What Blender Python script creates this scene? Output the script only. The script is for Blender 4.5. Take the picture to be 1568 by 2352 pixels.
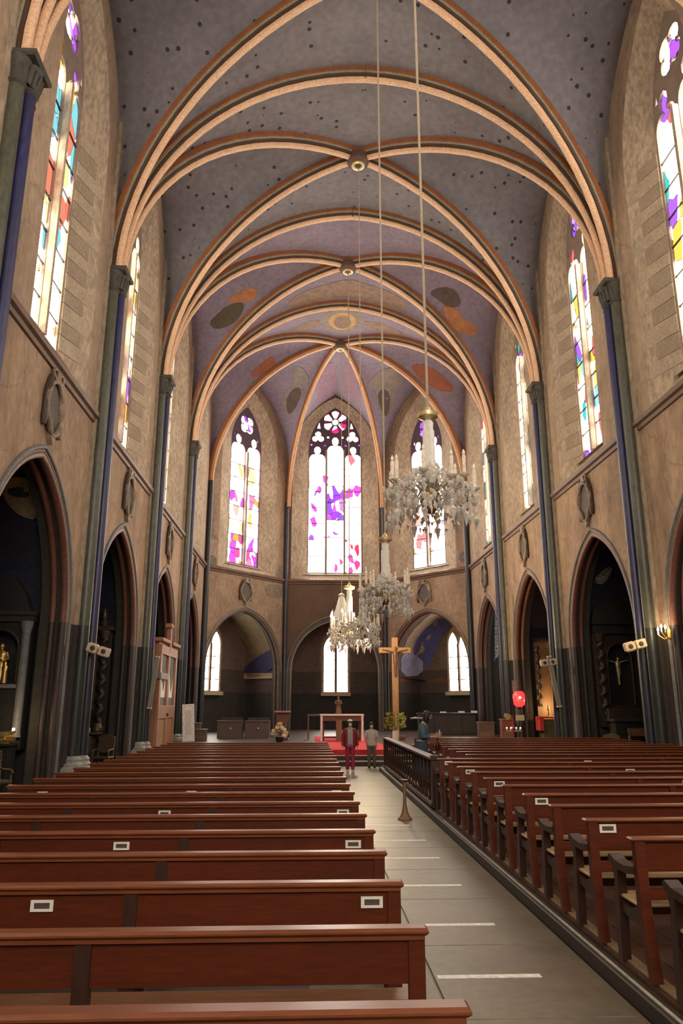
import bpy, bmesh, math, random
from mathutils import Vector, Matrix
from mathutils.geometry import tessellate_polygon
for o in list(bpy.data.objects): bpy.data.objects.remove(o)
SC = bpy.context.scene
COL = SC.collection
R_ = random.Random(7)
PI = math.pi

# ------------------------------------------------------------------ camera, world, exposure
H = 2.05
FPX, CX, CY = 1701.0, 784.0, 1176.0
def setup_camera():
    cam = bpy.data.cameras.new('camera'); co = bpy.data.objects.new('camera', cam); COL.objects.link(co)
    cam.sensor_fit = 'VERTICAL'; cam.sensor_height = 36.0; cam.sensor_width = 24.0
    cam.lens = FPX / 2352 * 36.0
    cam.clip_start = .05; cam.clip_end = 300
    d = Vector(((708 - CX) / FPX, -(1620 - CY) / FPX, 1)).normalized()      # nave axis seen by the lens
    up = Vector((0, d.z / -d.y, 1)).normalized()
    if up.y < 0: up = -up
    right = Vector((1, 0, 0)) - d * d.x; right = right - up * right.dot(up); right.normalize()
    m = Matrix((right, d, up))                                             # world = m @ cam(x, y, forward)
    cx, cy, cf = m.col[0], m.col[1], m.col[2]
    rot = Matrix((cx, cy, -cf)).transposed()
    co.matrix_world = Matrix.Translation((0, 0, H)) @ rot.to_4x4()
    SC.camera = co
setup_camera()
SC.view_settings.view_transform = 'Standard'
SC.view_settings.look = 'None'
SC.view_settings.gamma = 1
SC.view_settings.use_curve_mapping = False
SC.view_settings.exposure = 0.0
W = bpy.data.worlds.new('sky'); SC.world = W; W.use_nodes = True
W.node_tree.nodes['Background'].inputs[0].default_value = (.75, .82, 1, 1)
W.node_tree.nodes['Background'].inputs[1].default_value = 1.0
GLASS = 12.0          # brightness of the daylight behind the clear glass

# ------------------------------------------------------------------ materials
MATS = {}
def M(name, col, col2=None, scale=3.0, rough=.6, bump=.15, metal=0.0, emit=0.0, zones=None, stretch=(1, 1, 1), contrast=.5,
      spec=.5, stars=None, trans=0.0, fine=.25, cracks=0.0, coat=0.0, local=False):
    if name in MATS: return MATS[name]
    m = bpy.data.materials.new(name); m.use_nodes = True; MATS[name] = m
    nt = m.node_tree; N = nt.nodes; L = nt.links
    for n in list(N): N.remove(n)
    out = N.new('ShaderNodeOutputMaterial'); bs = N.new('ShaderNodeBsdfPrincipled'); L.new(bs.outputs[0], out.inputs[0])
    def node(t, **k):
        n = N.new(t)
        for a, b in k.items(): setattr(n, a, b)
        return n
    if local: src = node('ShaderNodeTexCoord').outputs['Object']
    else: src = node('ShaderNodeNewGeometry').outputs['Position']
    mp = node('ShaderNodeMapping'); L.new(src, mp.inputs[0]); mp.inputs['Scale'].default_value = stretch
    nz = node('ShaderNodeTexNoise'); nz.inputs['Scale'].default_value = scale; nz.inputs['Detail'].default_value = 7; nz.inputs['Roughness'].default_value = .62
    L.new(mp.outputs[0], nz.inputs['Vector'])
    rp = node('ShaderNodeValToRGB'); L.new(nz.outputs[0], rp.inputs[0])
    rp.color_ramp.elements[0].position = .5 - .5 * (1 - contrast) - .02; rp.color_ramp.elements[1].position = .5 + .5 * (1 - contrast) + .02
    def pair(c1, c2):
        mx = node('ShaderNodeMix', data_type='RGBA'); L.new(rp.outputs[0], mx.inputs[0])
        mx.inputs[6].default_value = (*c1, 1); mx.inputs[7].default_value = (*c2, 1); return mx.outputs[2]
    def dim(c): return tuple(v * .72 for v in c)
    cur = pair(col, col2 or dim(col))
    if zones:
        sep = node('ShaderNodeSeparateXYZ'); g = node('ShaderNodeNewGeometry'); L.new(g.outputs['Position'], sep.inputs[0])
        for z, c1, c2 in zones:           # below z this paint
            gt = node('ShaderNodeMath', operation='LESS_THAN'); L.new(sep.outputs[2], gt.inputs[0]); gt.inputs[1].default_value = z
            mx = node('ShaderNodeMix', data_type='RGBA'); L.new(gt.outputs[0], mx.inputs[0]); L.new(cur, mx.inputs[6]); L.new(pair(c1, c2), mx.inputs[7]); cur = mx.outputs[2]
    if fine:
        n2 = node('ShaderNodeTexNoise'); n2.inputs['Scale'].default_value = scale * 9; n2.inputs['Detail'].default_value = 4; L.new(mp.outputs[0], n2.inputs['Vector'])
        r2 = node('ShaderNodeMapRange'); L.new(n2.outputs[0], r2.inputs[0]); r2.inputs[1].default_value = .3; r2.inputs[2].default_value = .7; r2.inputs[3].default_value = 1 - fine; r2.inputs[4].default_value = 1 + fine * .6
        mx = node('ShaderNodeMix', data_type='RGBA', blend_type='MULTIPLY'); mx.inputs[0].default_value = 1; L.new(cur, mx.inputs[6]); L.new(r2.outputs[0], mx.inputs[7]); cur = mx.outputs[2]
    if cracks:
        v = node('ShaderNodeTexVoronoi', feature='DISTANCE_TO_EDGE'); v.inputs['Scale'].default_value = cracks
        n3 = node('ShaderNodeTexNoise'); n3.inputs['Scale'].default_value = 3; n3.inputs['Detail'].default_value = 5; L.new(src, n3.inputs['Vector'])
        ad = node('ShaderNodeMix', data_type='RGBA'); ad.inputs[0].default_value = .35; L.new(src, ad.inputs[6]); L.new(n3.outputs[1], ad.inputs[7]); L.new(ad.outputs[2], v.inputs['Vector'])
        lt = node('ShaderNodeMapRange'); L.new(v.outputs[0], lt.inputs[0]); lt.inputs[1].default_value = .0; lt.inputs[2].default_value = .02; lt.inputs[3].default_value = .74; lt.inputs[4].default_value = 1
        mx = node('ShaderNodeMix', data_type='RGBA', blend_type='MULTIPLY'); mx.inputs[0].default_value = 1; L.new(cur, mx.inputs[6]); L.new(lt.outputs[0], mx.inputs[7]); cur = mx.outputs[2]
    if stars:
        v = node('ShaderNodeTexVoronoi'); v.inputs['Scale'].default_value = stars[0]; v.inputs['Randomness'].default_value = .75; L.new(src, v.inputs['Vector'])
        lt = node('ShaderNodeMath', operation='LESS_THAN'); L.new(v.outputs['Distance'], lt.inputs[0]); lt.inputs[1].default_value = stars[1]
        mx = node('ShaderNodeMix', data_type='RGBA'); L.new(lt.outputs[0], mx.inputs[0]); L.new(cur, mx.inputs[6]); mx.inputs[7].default_value = (*stars[2], 1); cur = mx.outputs[2]
    L.new(cur, bs.inputs['Base Color'])
    bs.inputs['Roughness'].default_value = rough; bs.inputs['Metallic'].default_value = metal
    bs.inputs['Specular IOR Level'].default_value = spec
    if trans: bs.inputs['Transmission Weight'].default_value = trans
    if coat: bs.inputs['Coat Weight'].default_value = coat; bs.inputs['Coat Roughness'].default_value = .12
    if emit: L.new(cur, bs.inputs['Emission Color']); bs.inputs['Emission Strength'].default_value = emit
    if bump:
        bp = node('ShaderNodeBump'); bp.inputs['Strength'].default_value = bump; bp.inputs['Distance'].default_value = .05
        L.new(nz.outputs[0], bp.inputs['Height']); L.new(bp.outputs[0], bs.inputs['Normal'])
    return m

def glass_mat(name, palette, white=.5, scale=2.2, strength=GLASS, base=(1, .90, .77), sat=1.0):
    """stained glass lit by the day behind it: cells of coloured glass between lead lines"""
    m = bpy.data.materials.new(name); m.use_nodes = True; MATS[name] = m
    nt = m.node_tree; N = nt.nodes; L = nt.links
    for n in list(N): N.remove(n)
    out = N.new('ShaderNodeOutputMaterial'); em = N.new('ShaderNodeEmission'); L.new(em.outputs[0], out.inputs[0])
    g = N.new('ShaderNodeNewGeometry')
    mp = N.new('ShaderNodeMapping'); mp.inputs['Scale'].default_value = (1, 1, .62); L.new(g.outputs['Position'], mp.inputs[0])
    nz = N.new('ShaderNodeTexNoise'); nz.inputs['Scale'].default_value = 1.3; L.new(mp.outputs[0], nz.inputs['Vector'])
    ad = N.new('ShaderNodeMix'); ad.data_type = 'RGBA'; ad.inputs[0].default_value = .25; L.new(mp.outputs[0], ad.inputs[6]); L.new(nz.outputs[1], ad.inputs[7])
    v = N.new('ShaderNodeTexVoronoi'); v.inputs['Scale'].default_value = scale; L.new(ad.outputs[2], v.inputs['Vector'])
    sp = N.new('ShaderNodeSeparateColor'); L.new(v.outputs['Color'], sp.inputs[0])
    # broad fields decide where the colour gathers
    n2 = N.new('ShaderNodeTexNoise'); n2.inputs['Scale'].default_value = .55; n2.inputs['Detail'].default_value = 1; L.new(mp.outputs[0], n2.inputs['Vector'])
    sm = N.new('ShaderNodeMath'); sm.operation = 'ADD'; L.new(sp.outputs[0], sm.inputs[0]); L.new(n2.outputs[0], sm.inputs[1])
    gt = N.new('ShaderNodeMath'); gt.operation = 'LESS_THAN'; L.new(sm.outputs[0], gt.inputs[0]); gt.inputs[1].default_value = .5 + white
    rp = N.new('ShaderNodeValToRGB'); rp.color_ramp.interpolation = 'CONSTANT'; L.new(sp.outputs[1], rp.inputs[0])
    el = rp.color_ramp.elements
    while len(el) < len(palette): el.new(.5)
    for i, c in enumerate(palette): el[i].position = i / len(palette); el[i].color = (*c, 1)
    mx = N.new('ShaderNodeMix'); mx.data_type = 'RGBA'; L.new(gt.outputs[0], mx.inputs[0]); L.new(rp.outputs[0], mx.inputs[6]); mx.inputs[7].default_value = (*base, 1)
    ve = N.new('ShaderNodeTexVoronoi'); ve.feature = 'DISTANCE_TO_EDGE'; ve.inputs['Scale'].default_value = scale; L.new(ad.outputs[2], ve.inputs['Vector'])
    ld = N.new('ShaderNodeMath'); ld.operation = 'GREATER_THAN'; L.new(ve.outputs[0], ld.inputs[0]); ld.inputs[1].default_value = .018
    # lead lines show only between coloured cells
    inv = N.new('ShaderNodeMath'); inv.operation = 'MAXIMUM'; L.new(ld.outputs[0], inv.inputs[0]); L.new(gt.outputs[0], inv.inputs[1])
    st = N.new('ShaderNodeMix'); st.data_type = 'FLOAT'; L.new(gt.outputs[0], st.inputs[0]); st.inputs[2].default_value = 1.5 * sat; st.inputs[3].default_value = strength
    ml = N.new('ShaderNodeMath'); ml.operation = 'MULTIPLY'; L.new(st.outputs[0], ml.inputs[0]); L.new(inv.outputs[0], ml.inputs[1])
    L.new(mx.outputs[2], em.inputs[0]); L.new(ml.outputs[0], em.inputs[1])
    return m

DARK1, DARK2 = (.040, .032, .027), (.028, .023, .021)
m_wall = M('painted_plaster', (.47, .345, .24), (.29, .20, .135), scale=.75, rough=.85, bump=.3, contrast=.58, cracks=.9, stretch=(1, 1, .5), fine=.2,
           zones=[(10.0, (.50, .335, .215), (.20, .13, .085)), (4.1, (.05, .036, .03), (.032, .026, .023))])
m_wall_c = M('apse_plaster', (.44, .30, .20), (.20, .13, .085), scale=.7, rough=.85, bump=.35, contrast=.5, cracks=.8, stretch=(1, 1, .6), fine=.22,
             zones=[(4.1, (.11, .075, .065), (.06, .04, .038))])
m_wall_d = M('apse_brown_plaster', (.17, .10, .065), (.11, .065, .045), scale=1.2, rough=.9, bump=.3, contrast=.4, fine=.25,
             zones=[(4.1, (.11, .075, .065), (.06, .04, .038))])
m_reveal = M('jamb_stone', (.56, .44, .32), (.33, .25, .18), scale=.9, rough=.85, bump=.35, contrast=.55, stretch=(1, 1, .5), fine=.35)
m_tracery = M('tracery_stone', (.34, .25, .20), (.20, .15, .13), scale=2, rough=.8, bump=.2)
m_tracery_dark = M('tracery_dark', (.12, .07, .10), (.08, .05, .07), scale=2, rough=.8, bump=.2)
m_vault = M('vault_paint', (.235, .217, .232), (.165, .15, .168), scale=.5, rough=.85, bump=.2, contrast=.4, fine=.18, stars=(2.1, .15, (.035, .03, .04)))
m_vault_p = M('vault_paint_mauve', (.27, .215, .27), (.19, .15, .20), scale=.5, rough=.85, bump=.2, contrast=.4, fine=.18)
m_band = M('rib_orange', (.36, .125, .04), (.22, .08, .032), scale=2, rough=.6, bump=.1)
m_fil = M('rib_grey', (.40, .37, .29), (.27, .25, .19), scale=2, rough=.6, bump=.1)
m_fild = M('rib_dark', (.10, .06, .035), (.065, .04, .025), scale=2, rough=.6, bump=.1)
m_roll = M('rib_cream', (.86, .56, .36), (.70, .43, .26), scale=2, rough=.5, bump=.1)
m_roll2 = M('rib_tan', (.66, .36, .18), (.50, .26, .13), scale=2, rough=.5, bump=.1)
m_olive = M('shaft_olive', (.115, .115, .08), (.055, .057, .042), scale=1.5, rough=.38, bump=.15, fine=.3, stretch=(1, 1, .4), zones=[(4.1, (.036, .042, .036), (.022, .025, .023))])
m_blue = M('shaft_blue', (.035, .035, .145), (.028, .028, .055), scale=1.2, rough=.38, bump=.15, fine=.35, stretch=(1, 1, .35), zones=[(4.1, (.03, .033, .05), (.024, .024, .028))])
m_shaftdark = M('shaft_dark', (.035, .04, .055), (.025, .025, .03), scale=1.2, rough=.35, bump=.12)
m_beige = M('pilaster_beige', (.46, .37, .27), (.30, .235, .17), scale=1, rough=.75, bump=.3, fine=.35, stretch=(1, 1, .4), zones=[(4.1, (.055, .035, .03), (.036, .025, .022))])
m_cap = M('capital_stone', (.085, .075, .06), (.05, .045, .036), scale=5, rough=.7, bump=.5)
m_plinth = M('plinth_stone', (.42, .41, .36), (.20, .20, .17), scale=2, rough=.5, bump=.2)
m_string = M('string_wood', (.20, .105, .06), (.12, .065, .04), scale=2, rough=.55, bump=.2)
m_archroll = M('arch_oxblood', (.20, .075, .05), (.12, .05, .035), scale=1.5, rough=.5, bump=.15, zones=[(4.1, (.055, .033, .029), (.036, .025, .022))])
m_archgrey = M('arch_grey', (.20, .20, .205), (.12, .118, .118), scale=2, rough=.6, bump=.2)
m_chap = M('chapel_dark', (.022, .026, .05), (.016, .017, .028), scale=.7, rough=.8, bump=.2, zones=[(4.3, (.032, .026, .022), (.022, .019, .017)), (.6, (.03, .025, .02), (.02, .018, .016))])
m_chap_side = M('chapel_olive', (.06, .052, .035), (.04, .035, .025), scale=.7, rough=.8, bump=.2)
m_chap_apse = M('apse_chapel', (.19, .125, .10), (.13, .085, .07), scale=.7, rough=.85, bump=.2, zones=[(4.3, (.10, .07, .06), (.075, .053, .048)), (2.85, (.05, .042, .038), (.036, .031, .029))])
m_floor = M('floor_stone', (.11, .085, .065), (.07, .055, .045), scale=1.5, rough=.45, bump=.1)

# ------------------------------------------------------------------ mesh helpers
class MB:
    def __init__(s): s.v = []; s.f = []
    def add(s, vs, fs):
        n = len(s.v); s.v += [tuple(v) for v in vs]; s.f += [tuple(i + n for i in f) for f in fs]; return s
    def box(s, x0, y0, z0, x1, y1, z1, m=None, bev=0.0):
        if bev:
            b = bev
            vs = []
            for z, k in ((z0, b), (z0 + b, 0), (z1 - b, 0), (z1, b)):
                vs += [(x0 + k, y0 + k, z), (x1 - k, y0 + k, z), (x1 - k, y1 - k, z), (x0 + k, y1 - k, z)]
            fs = [(3, 2, 1, 0), (12, 13, 14, 15)]
            for r in range(3):
                for i in range(4): j = (i + 1) % 4; fs.append((r * 4 + i, r * 4 + j, r * 4 + 4 + j, r * 4 + 4 + i))
        else:
            vs = [(x0, y0, z0), (x1, y0, z0), (x1, y1, z0), (x0, y1, z0), (x0, y0, z1), (x1, y0, z1), (x1, y1, z1), (x0, y1, z1)]
            fs = [(3, 2, 1, 0), (4, 5, 6, 7), (0, 1, 5, 4), (1, 2, 6, 5), (2, 3, 7, 6), (3, 0, 4, 7)]
        if m: vs = [m @ Vector(v) for v in vs]
        return s.add(vs, fs)
    def cbox(s, cx, cy, cz, w, d, h, m=None, bev=0.0): return s.box(cx - w / 2, cy - d / 2, cz - h / 2, cx + w / 2, cy + d / 2, cz + h / 2, m, bev)
    def lathe(s, prof, seg=16, c=(0, 0, 0), sx=1, sy=1, m=None):
        vs = []; fs = []
        for r, z in prof:
            for i in range(seg):
                a = 2 * PI * i / seg; vs.append(Vector((c[0] + r * sx * math.cos(a), c[1] + r * sy * math.sin(a), c[2] + z)))
        for k in range(len(prof) - 1):
            for i in range(seg): j = (i + 1) % seg; fs.append((k * seg + i, k * seg + j, (k + 1) * seg + j, (k + 1) * seg + i))
        fs.append(tuple(range(seg - 1, -1, -1))); fs.append(tuple((len(prof) - 1) * seg + i for i in range(seg)))
        if m: vs = [m @ v for v in vs]
        return s.add(vs, fs)
    def tube(s, pts, r, seg=8, flat=1.0):
        pts = [Vector(p) for p in pts]; n = len(pts); rs = r if isinstance(r, (list, tuple)) else [r] * n
        vs = []; fs = []; ref = None
        for i, p in enumerate(pts):
            t = (pts[min(i + 1, n - 1)] - pts[max(i - 1, 0)]).normalized()
            if ref is None: ref = Vector((0, 0, 1)) if abs(t.z) < .9 else Vector((1, 0, 0))
            a = t.cross(ref).normalized(); b = a.cross(t).normalized(); ref = b
            for k in range(seg):
                q = 2 * PI * k / seg; vs.append(p + a * math.cos(q) * rs[i] + b * math.sin(q) * rs[i] * flat)
        for i in range(n - 1):
            for k in range(seg): j = (k + 1) % seg; fs.append((i * seg + k, i * seg + j, (i + 1) * seg + j, (i + 1) * seg + k))
        fs.append(tuple(range(seg - 1, -1, -1))); fs.append(tuple((n - 1) * seg + i for i in range(seg)))
        return s.add(vs, fs)
    def loft(s, rings, seg=14, m=None):
        """rings: (cx, cy, z, rx, ry) ellipses stacked along z"""
        vs = []; fs = []
        for cx, cy, z, rx, ry in rings:
            for i in range(seg): a = 2 * PI * i / seg; vs.append(Vector((cx + rx * math.cos(a), cy + ry * math.sin(a), z)))
        for k in range(len(rings) - 1):
            for i in range(seg): j = (i + 1) % seg; fs.append((k * seg + i, k * seg + j, (k + 1) * seg + j, (k + 1) * seg + i))
        fs.append(tuple(range(seg - 1, -1, -1))); fs.append(tuple((len(rings) - 1) * seg + i for i in range(seg)))
        if m: vs = [m @ v for v in vs]
        return s.add(vs, fs)
    def prism(s, pts, P0, P1, holes=()):
        """2-D outline pts (with holes) carried to 3-D by P0 (front) and P1 (back)"""
        loops = [list(pts)] + [list(h) for h in holes]
        flat = [p for l in loops for p in l]
        tri = tessellate_polygon([[Vector((a, b, 0)) for a, b in l] for l in loops])
        n = len(flat); vs = [P0(a, b) for a, b in flat] + [P1(a, b) for a, b in flat]
        fs = [tuple(t) for t in tri] + [tuple(i + n for i in reversed(t)) for t in tri]
        o = 0
        for l in loops:
            k = len(l)
            for i in range(k): j = (i + 1) % k; fs.append((o + i, o + j, o + j + n, o + i + n))
            o += k
        return s.add(vs, fs)
    def flat(s, pts, P, holes=()):
        loops = [list(pts)] + [list(h) for h in holes]
        fl = [p for l in loops for p in l]
        tri = tessellate_polygon([[Vector((a, b, 0)) for a, b in l] for l in loops])
        return s.add([P(a, b) for a, b in fl], [tuple(t) for t in tri])
    def grid(s, rows):
        n = len(rows[0]); vs = [p for r in rows for p in r]; fs = []
        for i in range(len(rows) - 1):
            for j in range(n - 1): fs.append((i * n + j, i * n + j + 1, (i + 1) * n + j + 1, (i + 1) * n + j))
        return s.add(vs, fs)
    def ball(s, c, r, seg=10, sz=1.0, sx=1.0, sy=1.0):
        k = seg // 2 + 1
        return s.lathe([(max(r * math.sin(PI * i / k), r * .02), -r * sz * math.cos(PI * i / k)) for i in range(k + 1)], seg, c, sx, sy)
def obj(name, mb, mat, parent=None, smooth=False, kind=None):
    me = bpy.data.meshes.new(name); me.from_pydata([tuple(v) for v in mb.v], [], mb.f); me.update()
    bm = bmesh.new(); bm.from_mesh(me); bmesh.ops.recalc_face_normals(bm, faces=bm.faces); bm.to_mesh(me); bm.free()
    me.materials.append(mat)
    if smooth: me.polygons.foreach_set('use_smooth', [True] * len(me.polygons)); me.set_sharp_from_angle(angle=math.radians(smooth if smooth > 1 else 45))
    o = bpy.data.objects.new(name, me); COL.objects.link(o)
    if parent: o.parent = parent
    if kind: o['kind'] = kind
    return o
def tag(o, label=None, cat=None, group=None, kind=None):
    if label: o['label'] = label
    if cat: o['category'] = cat
    if group: o['group'] = group
    if kind: o['kind'] = kind
    return o
def thing(name, label, cat, loc=(0, 0, 0), rz=0.0, group=None, scale=None):
    o = bpy.data.objects.new(name, None); COL.objects.link(o); o.empty_display_size = .2
    o.location = loc; o.rotation_euler = (0, 0, rz)
    if scale: o.scale = (scale,) * 3
    return tag(o, label, cat, group)
def sroot(name, label, cat, loc=(0, 0, 0)):
    o = thing(name, label, cat, loc); o['kind'] = 'structure'; return o
def dup(root, loc=None, rz=None, label=None):
    r = root.copy(); COL.objects.link(r)
    if loc is not None: r.location = loc
    if rz is not None: r.rotation_euler = (0, 0, rz)
    if label: r['label'] = label
    for ch in list(root.children):
        c = ch.copy(); COL.objects.link(c); c.parent = r
        for g in list(ch.children):
            d = g.copy(); COL.objects.link(d); d.parent = c
    return r
ORD = ['first', 'second', 'third', 'fourth', 'fifth', 'sixth', 'seventh', 'eighth', 'ninth', 'tenth', 'eleventh', 'twelfth', 'thirteenth', 'fourteenth',
       'fifteenth', 'sixteenth', 'seventeenth', 'eighteenth', 'nineteenth', 'twentieth', 'twenty-first', 'twenty-second']

# ------------------------------------------------------------------ the plan of the church
XL, XR = -6.18, 9.55
XC = (XL + XR) / 2
BAY = 7.63
P1Y = 20.4
PY = [P1Y + BAY * i for i in range(-4, 4)]      # -10.1 ... 43.3
PY = [round(y, 2) for y in PY]
APY = PY[-1]                                     # last pier = corner of the apse
C2Y, C2H = 48.6, 3.3
APSE = [Vector((XL, APY)), Vector((XC - C2H, C2Y)), Vector((XC + C2H, C2Y)), Vector((XR, APY))]
ZS, ZC = 14.8, 23.05                             # springing of the vault, crown of the webs
ZSTR = 10.0                                      # string course
BOSS = [(a + b) / 2 for a, b in zip(PY[:-2], PY[1:-1])] + [40.6]

class Frame:
    def __init__(s, o, u, n): s.o = Vector((o[0], o[1], 0)); s.u = Vector((u[0], u[1], 0)).normalized(); s.n = Vector((n[0], n[1], 0)).normalized()
    def P(s, u, z, d=0.0): v = s.o + s.u * u + s.n * d; return Vector((v.x, v.y, z))
def frame2(a, b):
    u = (b - a).normalized(); n = Vector((-u.y, u.x))
    if n.dot(a - Vector((XC, 30))) < 0: n = -n
    return Frame(a, u, n), (b - a).length
def pointed(uc, hl, hr, z0, zs, za, n=10):
    """outline: bottom left, up the left jamb, over the point, down to the bottom right"""
    pts = [(uc - hl, z0)]
    def arc(a, b, t):
        if b >= a:
            r = (a * a + b * b) / (2 * a); c = r - a; t1 = math.asin(b / r); q = t1 * t
            return r * math.cos(q) - c, r * math.sin(q)
        q = PI / 2 * t; return a * math.cos(q), b * math.sin(q)
    for i in range(n + 1): x, z = arc(hl, za - zs, i / n); pts.append((uc - x, zs + z))
    for i in range(n - 1, -1, -1): x, z = arc(hr, za - zs, i / n); pts.append((uc + x, zs + z))
    pts.append((uc + hr, z0))
    return pts
def arc2(a, b, t):
    if b >= a:
        r = (a * a + b * b) / (2 * a); c = r - a; q = math.asin(b / r) * t
        return r * math.cos(q) - c, r * math.sin(q)
    q = PI / 2 * t; return a * math.cos(q), b * math.sin(q)

# ------------------------------------------------------------------ floor
fl = MB().box(-14, -10.5, -.3, 18, 56, 0)
tag(obj('floor', fl, m_floor), 'dark worn stone church floor', 'floor', kind='structure')

# ------------------------------------------------------------------ walls, bay by bay
DG = .45                                          # depth of the glass behind the wall face
wall_l = sroot('wall_left', 'left nave wall of stained beige plaster', 'wall')
wall_r = sroot('wall_right', 'right nave wall of stained beige plaster', 'wall')
wall_a = sroot('wall_apse', 'three sided apse wall of peeling brown plaster', 'wall')
WINDOWS = []
CHAP = []
def bay_wall(root, F, Wd, wmat, chap, win, cmat=m_chap, cdepth=4.6):
    """one wall panel with a chapel arch below and a splayed window above"""
    uc, ch, czs, cza = chap
    wu, gl, oL, oR, gz0, gzs, gza, ozs, oza = win
    arch = pointed(uc, ch, ch, -.02, czs, cza, 12)
    opening = pointed(wu, oL, oR, ZSTR + .12, ozs, oza, 12)
    gl_out = pointed(wu, gl, gl, gz0, gzs, gza, 12)
    mb = MB(); mb.flat([(0, -.02), (0, 24.5), (Wd, 24.5), (Wd, -.02)], lambda a, b: F.P(a, b), [opening])
    # the arch is cut as a notch from the floor: rebuild as one outline
    mb = MB()
    outl = [(0, -.02)] + [(0, 24.5), (Wd, 24.5), (Wd, -.02)] + list(reversed(arch))
    mb.flat(outl, lambda a, b: F.P(a, b), [opening])
    obj('bay_wall', mb, wmat, root)
    rv = MB(); n = len(opening)
    rows = [[F.P(a, b) for a, b in opening + opening[:1]], [F.P(a, b, DG) for a, b in gl_out + gl_out[:1]]]
    rv.grid(rows)
    rows = [[F.P(a, b, DG) for a, b in gl_out + gl_out[:1]], [F.P(a, b, DG + .3) for a, b in gl_out + gl_out[:1]]]
    rv.grid(rows)
    obj('window_splay', rv, m_reveal, root)
    # thickness of the arch
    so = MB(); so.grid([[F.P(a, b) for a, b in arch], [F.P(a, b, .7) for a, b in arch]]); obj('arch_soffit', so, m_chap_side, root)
    # chapel behind
    k = .32; cin = pointed(uc, ch + k, ch + k, -.02, czs, cza + k * .9, 12)
    c = MB(); c.flat([(a, b) for a, b in cin], lambda a, b: F.P(a, b, .7), ()) if False else None
    c.grid([[F.P(a, b, .7) for a, b in cin], [F.P(a, b, cdepth) for a, b in cin]])
    c.flat(cin, lambda a, b: F.P(a, b, cdepth))
    c.grid([[F.P(a, b, .7) for a, b in arch], [F.P(a, b, .7) for a, b in cin]])
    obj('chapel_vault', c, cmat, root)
    return gl_out

def nave_win(): return (BAY / 2 - .02, 1.28, 1.65, 2.55, 10.75, 18.6, 21.35, 17.6, 22.25)
def side_win(L): return (L / 2, 1.36, 2.5, 2.5, 10.6, 18.6, 21.3, 18.0, 22.3)
for i in range(len(PY) - 1):
    y = PY[i]
    for s, root in ((-1, wall_l), (1, wall_r)):
        F = Frame((XL if s < 0 else XR, y), (0, 1), (s, 0))
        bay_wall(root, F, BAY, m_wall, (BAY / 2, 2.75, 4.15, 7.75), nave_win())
        WINDOWS.append((F, nave_win(), 2, s, i))
for k in range(3):
    F, L = frame2(APSE[k], APSE[k + 1])
    if k == 1:
        w = (L / 2, 1.86, 2.95, 2.95, 10.6, 19.3, 22.5, 18.6, 23.1)
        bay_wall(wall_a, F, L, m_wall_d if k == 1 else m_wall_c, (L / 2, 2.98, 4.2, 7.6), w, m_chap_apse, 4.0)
        WINDOWS.append((F, w, 3, 0, 10))
    else:
        w = side_win(L)
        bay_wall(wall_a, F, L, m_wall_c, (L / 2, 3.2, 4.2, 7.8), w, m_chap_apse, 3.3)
        WINDOWS.append((F, w, 2, -1 if k == 0 else 1, 9 + k))
mb = MB().box(XL - .4, PY[0] - .3, 0, XR + .4, PY[0], 24.5)
tag(obj('wall_west', mb, m_wall), 'plain west end wall behind the pews', 'wall', kind='structure')

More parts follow.
